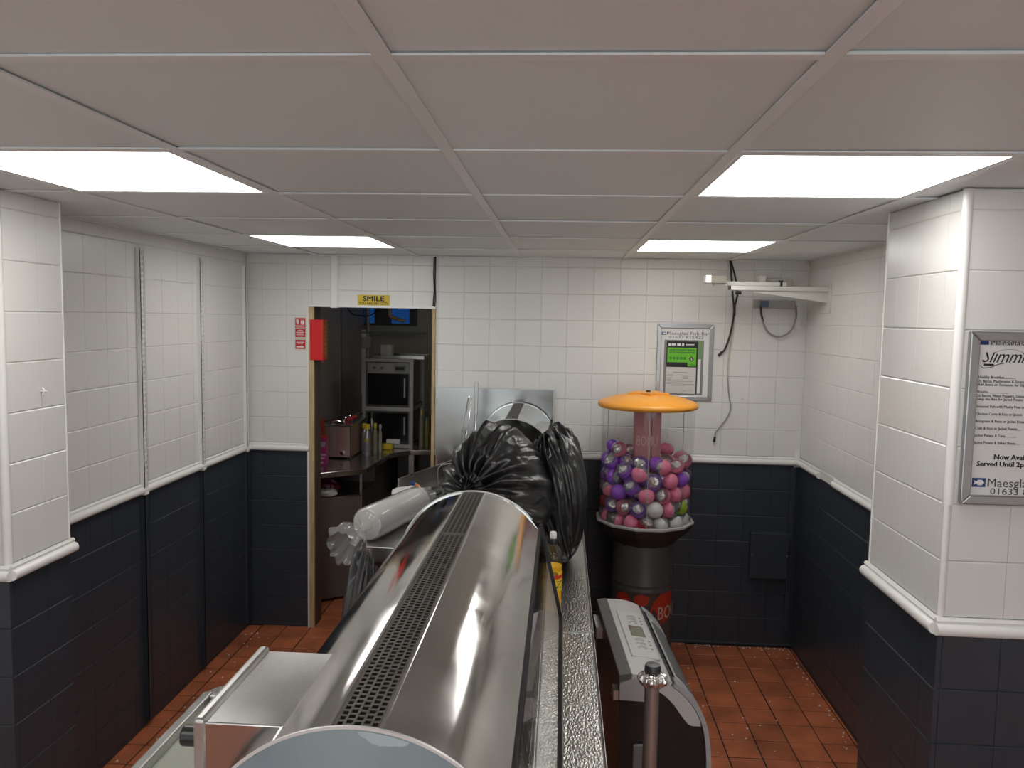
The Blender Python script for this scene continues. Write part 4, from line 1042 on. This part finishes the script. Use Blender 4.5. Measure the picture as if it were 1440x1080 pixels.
LINES = [(1.7955, 'Healthy Breakfast...............'), (1.785, '2x Bacon, Mushrooms & Scrambled'), (1.776, 'Add Beans or Tomatoes for 50p'), (1.757, 'Risotto..........................'), (1.747, '2x Bacon, Mixed Peppers, Onions'), (1.738, 'Swap the Rice for Jacket Potato'), (1.7185, 'Steamed Fish with Mushy Peas or'), (1.699, 'Chicken Curry & Rice or Jacket'), (1.680, 'Bolognese & Pasta or Jacket Potato'), (1.661, 'Chilli & Rice or Jacket Potato.....'), (1.642, 'Jacket Potato & Tuna..............'), (1.623, 'Jacket Potato & Baked Beans......')]
for z, s_ in LINES: text(s_, .0105, (1.0885, yp-.0003, z), FACE_CAM, INKBLACK, t, name='menu_line', sx=.86)
text('Now Available', .019, (1.141, yp-.0003, 1.583), FACE_CAM, INKBLACK, t, bold=.0007)
text('Served Until 2pm', .019, (1.099, yp-.0003, 1.564), FACE_CAM, INKBLACK, t, bold=.0007)
fish_logo(t, 1.090, 1.508, .024, yp)
text('Maesglas', .033, (1.128, yp-.0003, 1.5095), FACE_CAM, INK, t)
text('01633 815422', .024, (1.137, yp-.0003, 1.4895), FACE_CAM, INK, t, sx=1.25)

# ------------------------------------------------------------------ electrical box, bracket and loose cables on the right
t = thing('junction_box', 'navy painted electrical box low on the back wall by the corner', 'electrical box', (1.247, YB, .44))
mb = MB(); mb.box(1.134, 1.345, YB-.055, YB, .440, .705); add('box', mb, DARK_T, t, bevel=.004)
mb = MB(); mb.box(1.130, 1.349, YB-.064, YB-.054, .436, .709); add('cover', mb, DARK_T, t, bevel=.004)
for x, z in ((1.14, .575), (1.34, .575), (1.24, .665)):
    mb = MB(); mb.tube([(x, YB-.066, z), (x, YB-.063, z)], .005, 12); add('screw', mb, INKBLACK if z > .6 else BRUSHED, t)
mb = MB(); mb.tube([(1.345, YB-.03, .572), (1.362, YB-.025, .57)], .008, 10); add('gland', mb, DARK_T, t)

BRK = mat('bracket_cream', (.66, .65, .61), .4)
t = thing('tv_bracket', 'folded cream wall bracket for a screen, high on the right wall', 'wall bracket', (XR, 4.32, 2.02))
mb = MB(); mb.box(XR-.008, XR, 4.22, 4.42, 1.985, 2.135); add('wall_plate', mb, BRK, t, bevel=.002)
mb = MB(); mb.prism([(XR-.005, 2.040), (XR-.005, 2.105), (.955, 2.108), (.955, 2.098)], 'y', 4.255, 4.262); add('gusset', mb, BRK, t)
mb = MB(); mb.box(.890, XR-.005, 4.24, 4.30, 2.098, 2.122); add('arm', mb, BRK, t, bevel=.003)
mb = MB(); mb.box(.885, .892, 4.243, 4.297, 2.100, 2.120); add('arm_cap', mb, BLACK, t)
mb = MB(); mb.box(.865, 1.19, 4.28, 4.33, 2.124, 2.146); add('upper_arm', mb, BRK, t, bevel=.003)
mb = MB(); mb.tube([(1.16, 4.29, 2.10), (1.16, 4.29, 2.155)], .012, 14); add('pivot', mb, BLACK, t, smooth=True)
mb = MB(); mb.box(.745, .775, 4.18, 4.26, 2.132, 2.172); add('head_end', mb, BRK, t, bevel=.003)
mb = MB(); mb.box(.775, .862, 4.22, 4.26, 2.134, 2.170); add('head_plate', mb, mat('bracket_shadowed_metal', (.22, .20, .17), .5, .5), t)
mb = MB(); mb.box(.80, .872, 4.25, 4.29, 2.118, 2.138); add('head_link', mb, BRK, t, bevel=.002)
mb = MB(); mb.tube([(.915, 4.25, 2.085), (.945, 4.25, 2.085)], .009, 10); add('bolt', mb, BLACK, t)
t = thing('socket_box', 'white back box and loose socket behind the wall bracket', 'socket', (1.23, YB, 2.05))
mb = MB(); mb.box(1.105, 1.140, YB-.10, YB-.004, 2.128, 2.195); add('box_end', mb, TRIM, t, bevel=.003)
mb = MB(); mb.box(1.140, 1.30, YB-.045, YB, 2.110, 2.18); add('back_box', mb, mat('yellowed_plastic', (.55, .53, .48), .4), t, bevel=.003)
mb = MB(); mb.box(1.10, 1.33, YB-.03, YB, 2.010, 2.06); add('faceplate', mb, mat('grey_plastic', (.38, .37, .35), .4), t, bevel=.003)
mb = MB(); mb.tube([(1.13, YB-.05, 2.035), (1.17, YB-.05, 2.035)], .02, 14); add('plug', mb, mat('plug_blue', (.10, .16, .26), .4), t, smooth=True)
mb = MB(); mb.box(1.335, 1.365, YB-.02, YB, 1.90, 2.04); add('trunking_end', mb, TRIM, t)
def cable(pts, r, M, label, n=8, sub=8):
    P_ = [Vector(p) for p in pts]; P_ = [P_[0]*2-P_[1]]+P_+[P_[-1]*2-P_[-2]]; out = []
    for i in range(1, len(P_)-2):
        for k in range(sub):
            q = k/sub; a, b, c, d = P_[i-1:i+3]; out.append(.5*((2*b)+(c-a)*q+(2*a-5*b+4*c-d)*q*q+(-a+3*b-3*c+d)*q**3))
    out.append(P_[-2]); mb = MB(); mb.tube(out, r, n); return mb
GREYC = mat('cable_grey', (.30, .29, .27), .5); CREAMC = mat('cable_cream', (.50, .47, .36), .5)
t = thing('loop_cable', 'grey cable looping under the wall bracket', 'cable', (1.25, YB-.04, 1.78))
add('flex', cable([(1.13, YB-.05, 2.02), (1.15, YB-.04, 1.93), (1.19, YB-.03, 1.87), (1.25, YB-.03, 1.85), (1.31, YB-.03, 1.885), (1.335, YB-.03, 1.96), (1.335, YB-.02, 2.03)], .0055, GREYC, ''), GREYC, t, smooth=True)
add('black_sleeve', cable([(1.13, YB-.05, 2.025), (1.137, YB-.045, 1.975), (1.15, YB-.04, 1.935)], .0062, RUBBER, ''), RUBBER, t, smooth=True)
t = thing('short_loose_cable', 'short black cable ending in a plug, hanging from the ceiling beside the poster frame', 'cable', (.95, YB-.02, 1.73))
add('flex', cable([(.955, YB-.02, ZC), (.962, YB-.03, 2.19), (.974, YB-.03, 2.08), (.985, YB-.03, 1.985), (.97, YB-.025, 1.86), (.945, YB-.02, 1.775), (.925, YB-.018, 1.750)], .0055, RUBBER, ''), RUBBER, t, smooth=True)
mb = MB(); mb.tube([(.930, YB-.018, 1.757), (.908, YB-.018, 1.733)], .008, 10); add('plug', mb, RUBBER, t, smooth=True)
t = thing('long_loose_cable', 'long thin cable dangling down the back wall to a small black plug', 'cable', (.95, YB-.02, 1.23))
add('upper_flex', cable([(.958, YB-.012, ZC), (.985, YB-.02, 2.19), (1.003, YB-.02, 2.10), (.992, YB-.02, 2.03), (.992, YB-.018, 1.965)], .005, RUBBER, ''), RUBBER, t, smooth=True)
add('cream_flex', cable([(.992, YB-.018, 1.97), (.985, YB-.016, 1.88), (.972, YB-.015, 1.78), (.966, YB-.014, 1.68), (.968, YB-.013, 1.60)], .004, CREAMC, ''), CREAMC, t, smooth=True)
add('lower_flex', cable([(.968, YB-.013, 1.61), (.978, YB-.013, 1.52), (.992, YB-.013, 1.43), (.975, YB-.013, 1.375), (.93, YB-.014, 1.31), (.910, YB-.014, 1.28), (.912, YB-.014, 1.25)], .004, GREYC, ''), GREYC, t, smooth=True)
mb = MB(); mb.tube([(.908, YB-.014, 1.258), (.905, YB-.014, 1.228)], .007, 10); add('plug', mb, RUBBER, t, smooth=True)
t = thing('wall_screw', 'lone rawl plug and screw left in the white back wall', 'screw', (1.06, YB, 1.482))
mb = MB(); mb.tube([(1.06, YB+.001, 1.482), (1.06, YB-.014, 1.482)], .006, 10); add('plug', mb, TRIM, t, smooth=True)
mb = MB(); mb.tube([(1.06, YB-.014, 1.482), (1.06, YB-.020, 1.482)], .003, 8); add('screw_head', mb, BRUSHED, t)

# ------------------------------------------------------------------ kitchen behind the doorway
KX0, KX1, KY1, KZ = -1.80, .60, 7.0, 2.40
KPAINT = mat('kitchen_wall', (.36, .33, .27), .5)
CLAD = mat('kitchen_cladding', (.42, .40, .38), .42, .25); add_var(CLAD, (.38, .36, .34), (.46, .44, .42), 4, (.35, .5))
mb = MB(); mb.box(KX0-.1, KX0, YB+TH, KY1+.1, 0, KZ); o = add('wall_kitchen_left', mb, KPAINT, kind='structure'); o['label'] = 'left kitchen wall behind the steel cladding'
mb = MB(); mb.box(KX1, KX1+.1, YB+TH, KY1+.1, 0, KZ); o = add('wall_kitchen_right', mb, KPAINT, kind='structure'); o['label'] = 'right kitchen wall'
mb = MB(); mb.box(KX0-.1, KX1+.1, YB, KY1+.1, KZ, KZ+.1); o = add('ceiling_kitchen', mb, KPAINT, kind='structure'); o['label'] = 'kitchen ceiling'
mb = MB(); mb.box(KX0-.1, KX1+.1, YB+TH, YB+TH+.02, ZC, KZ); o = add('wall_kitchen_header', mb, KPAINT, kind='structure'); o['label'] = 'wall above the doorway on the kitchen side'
WX0, WX1, WZ0, WZ1 = -1.78, -1.30, 1.84, 2.10
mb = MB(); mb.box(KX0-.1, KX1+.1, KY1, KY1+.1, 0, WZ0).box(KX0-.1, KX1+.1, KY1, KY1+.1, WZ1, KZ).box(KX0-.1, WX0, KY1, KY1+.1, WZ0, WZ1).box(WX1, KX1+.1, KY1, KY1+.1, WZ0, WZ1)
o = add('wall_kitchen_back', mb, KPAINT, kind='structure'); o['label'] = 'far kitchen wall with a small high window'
DARKF = mat('window_frame_dark', (.035, .034, .036), .45)
win = MB()
for a in ((WX0, WX1, WZ0, WZ0+.02), (WX0, WX1, WZ1-.02, WZ1), (-1.688, -1.545, WZ0+.02, WZ1-.02), (WX1-.07, WX1, WZ0+.02, WZ1-.02)): win.box(a[0], a[1], KY1-.015, KY1+.05, a[2], a[3])
win = add('window_2', win, DARKF, kind='structure'); win['label'] = 'small dark-framed kitchen window with blue panes'
BLUEG = clear('blue_pane', (.055, .13, .24), .15, 1.2)
for a, b in ((WX0, -1.688), (-1.545, WX1-.07)):
    mb = MB(); mb.box(a, b, KY1+.01, KY1+.016, WZ0+.02, WZ1-.02); add('pane', mb, BLUEG, win)
    z = WZ0+.03
    while z < WZ1-.03:
        mb = MB(); mb.box(a, b, KY1+.002, KY1+.008, z, z+.0022); add('slat', mb, mat('slat_blue', (.03, .06, .12), .4), win); z += .012
mb = MB(); mb.box(-1.80, -1.22, KY1-.09, KY1, 1.770, 1.784); o = add('trim_20', mb, mat('sill_grey', (.18, .18, .2), .35), kind='structure'); o['label'] = 'narrow sill below the kitchen window'
# cladding panels with cover strips on the left wall
t = thing('wall_cladding', 'tall dark steel cladding on the left kitchen wall', 'cladding', (KX0, 5.9, .94))
for y0, y1 in ((4.76, 5.42), (5.425, 6.25), (6.255, 6.97)):
    mb = MB(); mb.box(KX0, KX0+.012, y0, y1, .92, KZ-.002); add('panel', mb, CLAD, t)
for y in (5.42, 6.25):
    mb = MB(); mb.box(KX0+.012, KX0+.018, y-.02, y+.02, .92, KZ-.002); add('cover_strip', mb, DULL, t)
mb = MB(); mb.box(KX0+.012, KX0+.05, 6.92, 6.955, 1.22, 1.80); add('edge_strip', mb, TRIM, t, label='pale edge strip')

# counter with a cut-back front
KC = [(KX0, 4.95), (-1.545, 4.95), (-1.295, 5.145), (-1.265, 5.73), (-1.145, 5.895), (-.70, 5.99), (-.30, 6.02), (-.30, 6.98), (KX0, 6.98)]
t = thing('kitchen_counter', 'stainless steel kitchen counter with an angled front inside the doorway', 'counter', (-1.4, 5.9, 0))
KST = mat('kitchen_steel', (.5, .49, .47), .2, .92); add_var(KST, (.42, .41, .395), (.56, .55, .53), 8, (.14, .28))
mb = MB(); mb.prism(KC, 'z', .862, .900); add('worktop', mb, KST, t, bevel=.004)
KIN = [(KX0, 5.02), (-1.575, 5.02), (-1.345, 5.19), (-1.325, 5.78), (-1.30, 6.0), (KX0, 6.0)]
BRN = mat('cabinet_brown', (.12, .10, .088), .45)
mb = MB(); mb.prism([(KX0, 5.60), (-1.345, 5.60), (-1.325, 5.78), (-1.32, 6.0), (KX0, 6.0)], 'z', .02, .862); add('side_panel', mb, BRN, t)
mb = MB(); mb.prism([(KX0, 5.02), (-1.575, 5.02), (-1.345, 5.19), (-1.345, 5.60), (KX0, 5.60)], 'z', .02, .70); cab = add('cabinet', mb, BRN, t)
mb = MB(); mb.box(-1.352, -1.336, 5.19, 5.215, .02, .86); add('corner_post', mb, DULL, t)
mb = MB(); mb.box(-1.16, -1.12, 5.93, 5.97, 0, .862); add('leg', mb, DULL, t)
mb = MB(); mb.box(-.36, -.32, 6.05, 6.09, 0, .862); add('leg', mb, DULL, t)
mb = MB(); mb.prism([(KX0, 5.02), (-1.575, 5.02), (-1.345, 5.19), (-1.345, 5.60), (KX0, 5.60)], 'z', .70, .712); add('shelf', mb, DULL, t)
# steel box heater with utensils on top
hx0, hx1, hy0, hy1 = -1.70, -1.488, 5.46, 5.86
t = thing('steel_warmer', 'steel food warmer with painted rust-red reflections on the kitchen counter', 'food warmer', ((hx0+hx1)/2, 5.65, .90))
WARM = mat('warm_steel', (.5, .42, .38), .3, .7); add_var(WARM, (.58, .55, .53), (.55, .30, .23), 4, (.24, .36), (3, 1, .6))  # rust-red reflections are painted into the steel colour
mb = MB(); mb.box(hx0, hx1, hy0, hy1, .912, 1.135); add('casing', mb, WARM, t, bevel=.005)
mb = MB(); mb.box(hx0-.012, hx1+.010, hy0-.012, hy1+.012, 1.135, 1.150); add('top_rim', mb, KST, t, bevel=.003)
mb = MB(); mb.box(hx1-.006, hx1+.003, hy0-.003, hy0+.006, .905, 1.135); add('corner_bead', mb, KST, t)
mb = MB(); mb.tube([(-1.548, hy0-.022, .946), (-1.548, hy0, .946)], .013, 18); tp = add('drain_tap', mb, CHROME, t, smooth=True)
mb = MB(); mb.tube([(-1.548, hy0-.024, .946), (-1.548, hy0-.021, .946)], .006, 12); add('tap_bore', mb, INKBLACK, tp)
for x, y in ((hx0+.03, hy0+.03), (hx1-.03, hy0+.03), (hx1-.03, hy1-.03), (hx0+.03, hy1-.03)):
    mb = MB(); mb.tube([(x, y, .9), (x, y, .912)], .012, 12); add('foot', mb, RUBBER, t)
# utensils heaped on the warmer
def ladle(a, b, c, Mh, label, name='ladle', r=.032):
    t = thing(name, label, name.replace('_', ' '), tuple(Vector(a)))
    mb = MB(); mb.tube([a, Vector(a).lerp(Vector(b), .5)+Vector((0, 0, .012)), b], .005, 8); add('handle', mb, Mh, t, smooth=True)
    mb = MB(); mb.lathe([(0, 0), (r*.6, .004), (r*.9, .014), (r, .026), (r*.93, .026), (r*.8, .013), (0, .004)], c, 18); add('bowl', mb, CHROME, t, smooth=True)
ladle((-1.69, 5.50, 1.160), (-1.59, 5.62, 1.162), (-1.575, 5.64, 1.151), BLACK, 'black-handled ladle at the front of the food warmer')
ladle((-1.50, 5.84, 1.185), (-1.56, 5.70, 1.165), (-1.575, 5.76, 1.151), CHROME, 'steel ladle at the back of the food warmer', r=.03)
ladle((-1.64, 5.50, 1.157), (-1.56, 5.52, 1.158), (-1.548, 5.50, 1.151), CHROME, 'small bright measuring ladle on the front rim of the warmer', r=.016)
t = thing('red_tongs', 'red-handled tongs on top of the food warmer', 'tongs', (-1.53, 5.62, 1.151))
mb = MB(); mb.tube([(-1.56, 5.60, 1.158), (-1.52, 5.60, 1.178), (-1.495, 5.63, 1.186)], .013, 10); add('grip', mb, mat('grip_red', (.42, .02, .02), .4), t, smooth=True)
mb = MB(); mb.tube([(-1.56, 5.60, 1.157), (-1.63, 5.63, 1.158), (-1.66, 5.66, 1.16)], .005, 8); add('arm', mb, CHROME, t, smooth=True)
t = thing('red_brush', 'dull red basting brush lying on the left of the warmer', 'brush', (-1.63, 5.55, 1.151))
mb = MB(); mb.tube([(-1.66, 5.54, 1.157), (-1.61, 5.57, 1.165)], .010, 10); add('grip', mb, mat('grip_dull_red', (.22, .03, .025), .5), t, smooth=True)
mb = MB(); mb.box(-1.61, -1.575, 5.56, 5.59, 1.152, 1.178); add('bristles', mb, BLACK, t, bevel=.004)
# bottles on the counter
def bottle(name, label, x, y, z, r, h, body, capm, capr, bands=()):
    t = thing(name, label, 'bottle', (x, y, z), group='bottles in the kitchen')
    mb = MB(); mb.lathe([(0, 0), (r*.9, 0), (r, .006), (r, h*.62), (r*.8, h*.73), (r*.42, h*.82), (r*.42, h*.86), (0, h*.86)], (x, y, z), 20); add('body', mb, body, t, smooth=True)
    mb = MB(); mb.lathe([(0, h*.84), (capr, h*.84), (capr, h*.97), (capr*.7, h), (0, h)], (x, y, z), 16); add('cap', mb, capm, t, smooth=True)
    for z0, z1, M in bands:
        mb = MB(); mb.lathe([(r*1.01, h*z0), (r*1.02, h*z0+.001), (r*1.02, h*z1), (r*1.01, h*z1)], (x, y, z), 20); add('label', mb, M, t, smooth=True)
    return t
YCAP = mat('cap_yellow', (.62, .50, .03), .4); SILB = mat('silver_print', (.34, .34, .35), .3, .6); OLIVE = mat('olive_bottle', (.22, .21, .13), .4)
bottle('spray_bottle', 'silver bottle with a yellow cap at the front of the kitchen counter', -1.412, 5.64, .9, .026, .232, SILB, YCAP, .020, ((.46, .54, mat('label_yellow_band', (.42, .36, .05), .4)), (.1, .4, mat('label_grey', (.20, .20, .21), .35))))
bottle('spray_bottle', 'second yellow-capped bottle, just behind the silver one', -1.452, 5.72, .9, .022, .225, SILB, YCAP, .020)
bottle('sauce_bottle', 'tall olive bottle to the right of the silver bottle', -1.375, 5.73, .9, .018, .228, OLIVE, YCAP, .012)
bottle('sauce_bottle', 'slim pale bottle nearest the yellow sponge', -1.352, 5.79, .9, .013, .212, mat('pale_bottle', (.36, .34, .28), .4), mat('cap_pale', (.45, .45, .42), .4), .010)
bottle('knife_steel', 'dark tall sharpening steel handle behind the bottles', -1.425, 5.83, .9, .020, .30, DULL, BLACK, .014)
mb = MB(); mb.prism([(-1.365, 5.885), (-1.28, 5.885), (-1.28, 5.925), (-1.365, 5.925)], 'z', .9005, .948); tag(add('sponge', mb, mat('sponge_yellow', (.68, .50, .02), .7), bevel=.008, seg=3), 'yellow sponge at the corner of the kitchen counter', 'sponge')
mb = MB(); mb.box(-1.345, -1.235, 5.955, 6.005, .937, .972); tag(add('white_block', mb, WHITEINK, bevel=.006), 'white plastic block behind the yellow sponge', 'block')
# pink carton and straw packet at the left end of the counter
PINKC = mat('carton_pink', (.40, .035, .17), .4)
t = thing('pink_carton', 'tall pink carton at the left end of the kitchen counter', 'carton', (-1.62, 5.22, .90))
mb = MB(); mb.box(-1.66, -1.585, 5.195, 5.25, .9005, 1.085); add('box', mb, PINKC, t, bevel=.003)
mb = MB(); mb.box(-1.661, -1.584, 5.194, 5.251, 1.085, 1.102); add('lid', mb, mat('carton_red', (.45, .04, .02), .4), t, bevel=.003)
mb = MB(); mb.box(-1.655, -1.59, 5.1935, 5.195, 1.03, 1.065); add('label_patch', mb, mat('carton_grey', (.30, .28, .29), .4), t)
for k, z in enumerate((.915, .945, .968)):
    mb = MB(); mb.box(-1.650, -1.605+.008*k, 5.1935, 5.195, z, z+.013); add('print', mb, mat('carton_print', (.55, .42, .46), .4), t)
mb = MB(); mb.box(-1.700, -1.672, 5.42, 5.446, .9005, 1.19); o = tag(add('red_packet', mb, mat('packet_red', (.40, .05, .02), .4), bevel=.003), 'narrow red packet standing behind the pink carton', 'packet')
# plastic bags on the shelf under the counter
mb = bag_mesh((-1.58, 5.16, .765), (.10, .07, .06), (.2, -.3, .9), 21, pleats=7, amp=.2, floor_z=.713, nu=60, nv=40, tuft=.1); tag(add('shelf_bag', mb, mat('bag_magenta', (.10, .012, .035), .3), smooth=True, angle=180), 'dark magenta plastic bag on the shelf under the counter', 'bag')
mb = bag_mesh((-1.56, 5.10, .737), (.075, .05, .03), (.2, -.3, .9), 23, pleats=7, amp=.2, floor_z=.713, nu=60, nv=40, tuft=.1); tag(add('shelf_bag', mb, mat('bag_white', (.45, .44, .43), .3), smooth=True, angle=180), 'small white plastic bag spilling from the shelf under the counter', 'bag')
# oven rack with two ovens
RX0, RX1, RY0, RY1 = -1.535, -1.135, 5.955, 6.46
t = thing('oven_rack', 'grey steel rack holding two dark ovens in the kitchen', 'rack', ((RX0+RX1)/2, 6.2, .90))
RK = mat('rack_steel', (.34, .325, .305), .4, .5)
for x in (RX0, RX1-.028):
    for y in (RY0, RY1-.028):
        mb = MB(); mb.box(x, x+.028, y, y+.028, .9005, 1.595); add('upright', mb, RK, t)
for z, h in ((.905, .028), (1.192, .032), (1.575, .022)):
    mb = MB(); mb.box(RX0+.028, RX1-.028, RY0+.004, RY0+.024, z, z+h); sh = add('front_rail', mb, RK, t)
    mb = MB(); mb.box(RX0+.004, RX1-.004, RY0+.028, RY1-.01, z+h-.006, z+h); add('shelf', mb, RK, t)
    mb = MB(); mb.box(RX1-.024, RX1-.006, RY0+.028, RY1-.028, z, z+h); add('side_rail', mb, RK, t)
def oven(z0, z1, label, panel):
    t = thing('oven', label, 'oven', (-1.335, 6.2, z0))
    OV = mat('oven_casing', (.10, .095, .088), .4, .2)
    mb = MB(); mb.box(RX0+.034, RX1-.034, RY0+.035, RY1-.04, z0, z1); add('casing', mb, OV, t, bevel=.004)
    if panel: mb = MB(); mb.box(RX0+.036, RX1-.036, RY0+.030, RY0+.036, z1-.085, z1-.004); add('control_strip', mb, mat('oven_strip', (.28, .265, .245), .4, .3), t)
    top = z1-.09 if panel else z1-.012
    mb = MB(); mb.box(RX0+.040, RX1-.045, RY0+.024, RY0+.036, z0+.012, top); d = add('door', mb, mat('oven_glass', (.006, .007, .010), .12), t, bevel=.003)
    mb = MB(); mb.box(RX1-.075, RX1-.062, RY0+.004, RY0+.024, z0+.07, top-.03); add('handle', mb, DULL, d, bevel=.003)
    if panel:
        mb = MB(); mb.box(RX1-.155, RX1-.065, RY0+.027, RY0+.031, z1-.072, z1-.022); pl = add('badge', mb, mat('badge_grey', (.16, .155, .15), .4), t)
        mb = MB(); mb.box(RX1-.145, RX1-.075, RY0+.025, RY0+.028, z1-.060, z1-.034); add('badge_display', mb, INKBLACK, pl)
        for k in range(2):
            mb = MB(); mb.tube([(RX0+.09+.06*k, RY0+.02, z1-.045), (RX0+.09+.06*k, RY0+.03, z1-.045)], .012, 14); add('dial', mb, OV, t, smooth=True)
oven(1.226, 1.570, 'upper dark oven with a grey control strip in the rack', True)
oven(.935, 1.188, 'lower dark oven in the rack behind the bottles', False)
# tray and carton on top of the rack
t = thing('baking_tray', 'shallow steel tray on top of the oven rack', 'tray', (-1.26, 6.15, 1.597))
mb = MB(); mb.box(-1.46, -1.06, 6.00, 6.35, 1.598, 1.603); add('base', mb, KST, t)
for a in ((-1.46, -1.06, 6.00, 6.008), (-1.46, -1.06, 6.342, 6.35), (-1.46, -1.452, 6.008, 6.342), (-1.068, -1.06, 6.008, 6.342)):
    mb = MB(); mb.box(*a, 1.603, 1.622); add('rim', mb, KST, t)
t = thing('small_carton', 'small grey carton standing on top of the oven rack', 'carton', (-1.39, 6.18, 1.603))
mb = MB(); mb.box(-1.435, -1.345, 6.14, 6.22, 1.6035, 1.700); add('box', mb, mat('carton_dull', (.36, .36, .35), .5), t, bevel=.003)
mb = MB(); mb.box(-1.378, -1.345, 6.138, 6.14, 1.606, 1.698); add('flap', mb, mat('carton_dull2', (.45, .41, .37), .5), t)
# conduit and switch in the far corner, hanging flex, waste pipe
t = thing('conduit', 'vertical grey conduit with a switch box in the kitchen corner', 'conduit', (-1.70, 6.96, 1.55))
PIPE = mat('pipe_grey', (.45, .43, .39), .45)
mb = MB(); mb.tube([(-1.735, 6.94, 1.55), (-1.735, 6.94, KZ)], .014, 12); add('pipe', mb, PIPE, t, smooth=True)
mb = MB(); mb.box(-1.785, -1.70, 6.90, 6.96, 1.635, 1.735); add('switch_box', mb, PIPE, t, bevel=.005)
mb = MB(); mb.tube([(-1.735, 6.94, 1.745), (-1.735, 6.94, 1.775)], .019, 12); add('gland', mb, PIPE, t, smooth=True)
o = tag(add('hanging_flex', cable([(-1.70, 5.9, 2.30), (-1.66, 6.0, 1.98), (-1.60, 6.2, 1.925), (-1.55, 6.4, 1.95), (-1.50, 6.6, 2.10), (-1.48, 6.7, 2.38)], .005, RUBBER, ''), RUBBER, smooth=True), 'black flex sagging across the top of the kitchen doorway', 'cable')
o = tag(add('copper_pipe', cable([(-1.52, 6.8, 2.398), (-1.51, 6.8, 1.975), (-1.475, 6.8, 1.915), (-1.42, 6.8, 1.895), (-1.375, 6.8, 1.885)], .016, WOOD, '', 12), mat('copper_dull', (.55, .36, .20), .4, .3), smooth=True), 'bent copper pipe in front of the blue kitchen window', 'pipe')
# shelf of bottles on the right, ladle and red label
spec = [(-1.095, 6.10, .018, .30, OLIVE, YCAP, 'olive bottle on the right of the counter, nearest the oven rack'), (-1.055, 6.12, .022, .28, mat('oil_bottle', (.14, .14, .04), .2), BLACK, 'green-gold oil bottle beside the oven rack'), (-1.005, 6.16, .028, .33, mat('dark_bottle', (.02, .02, .022), .25), BLACK, 'tall dark bottle right of the oil bottle'), (-.985, 6.08, .022, .19, mat('label_bottle', (.25, .25, .26), .4), BLACK, 'short grey-labelled bottle by the right door jamb')]
for x, y, r, h, M, cm, lb in spec: bottle('cooking_bottle', lb, x, y, .9, r, h, M, cm, r*.45)
t = thing('hanging_spoon', 'pale long spoon hanging behind the right door jamb', 'spoon', (-1.0, 6.30, 1.18))
mb = MB(); mb.tube([(-.995, 6.30, 1.46), (-1.0, 6.30, 1.25)], .005, 8); add('handle', mb, TRIM, t, smooth=True)
mb = MB(); mb.lathe([(0, -.035), (.018, -.02), (.022, 0), (.018, .02), (0, .035)], (-1.0, 6.30, 1.27), 14); add('bowl', mb, TRIM, t, smooth=True)
mb = MB(); mb.tube([(-.995, 6.30, 1.46), (-.995, 6.98, 1.47)], .004, 6); add('hook', mb, DULL, t)
mb = MB(); mb.lathe([(0, 0), (.028, 0), (.028, .10), (.02, .11), (0, .11)], (-.955, 6.16, 1.14), 16); t = thing('red_tin', 'red tin on a ledge behind the right door jamb', 'tin', (-.955, 6.16, 1.14)); add('body', mb, mat('tin_red', (.45, .02, .02), .35), t, smooth=True)
mb = MB(); mb.lathe([(0, .11), (.021, .11), (.021, .118), (0, .118)], (-.955, 6.16, 1.14), 16); add('lid', mb, DULL, t, smooth=True)
mb = MB(); mb.box(-1.0, -.30, 6.12, 6.98, 1.118, 1.139).box(-.34, -.32, 6.2, 6.22, .9, 1.118).box(-.34, -.32, 6.9, 6.92, .9, 1.118); o = tag(add('raised_shelf', mb, RK), 'low steel shelf at the right of the kitchen counter', 'shelf')
# dark freezer under the right counter
t = thing('chest_freezer', 'black under-counter fridge beneath the right kitchen counter', 'fridge', (-1.05, 6.5, 0))
mb = MB(); mb.box(-1.30, -.5, 6.15, 6.9, .03, .84); add('body', mb, BLACK, t, bevel=.01)
mb = MB(); mb.box(-1.29, -.51, 6.12, 6.15, .05, .83); fd = add('door', mb, BLACK, t, bevel=.006)
mb = MB(); mb.box(-1.24, -1.13, 6.10, 6.12, .60, .63); add('handle', mb, DULL, fd, bevel=.003)
mb = MB(); mb.prism([(-1.36, 5.0), (-1.31, 5.04), (-1.02, 5.62), (-1.07, 5.66)], 'z', -.001, .006); t = thing('floor_strip', 'pale chequered edging strip on the kitchen floor', 'edging strip', (-1.2, 5.3, 0)); add('base', mb, mat('strip_dark', (.08, .08, .06), .6), t)
for k in range(9):
    q = Vector((-1.335, 5.02)).lerp(Vector((-1.045, 5.64)), (k+.25)/9); q2 = Vector((-1.335, 5.02)).lerp(Vector((-1.045, 5.64)), (k+.75)/9)
    mb = MB(); mb.prism([(q.x-.02, q.y-.012), (q.x+.02, q.y+.012), (q2.x+.02, q2.y+.012), (q2.x-.02, q2.y-.012)], 'z', .006, .009); add('tread', mb, mat('strip_pale', (.36, .36, .27), .6), t)

# unseen fill light, added to brighten the kitchen beyond the doorway
t = thing('kitchen_fill_light', 'added unseen fill light on the kitchen ceiling behind the doorway head', 'fill light', (-.55, 5.5, 2.34))
mb = MB(); mb.box(-.60, -.50, 4.95, 6.15, 2.365, KZ); add('housing', mb, TRIM, t, bevel=.004)
mb = MB(); mb.box(-.585, -.515, 4.97, 6.13, 2.340, 2.365); add('diffuser', mb, mat('kitchen_fill_glow', (.9, .9, .9), .5, emit=((1, .95, .88), 5.5)), t, bevel=.008)
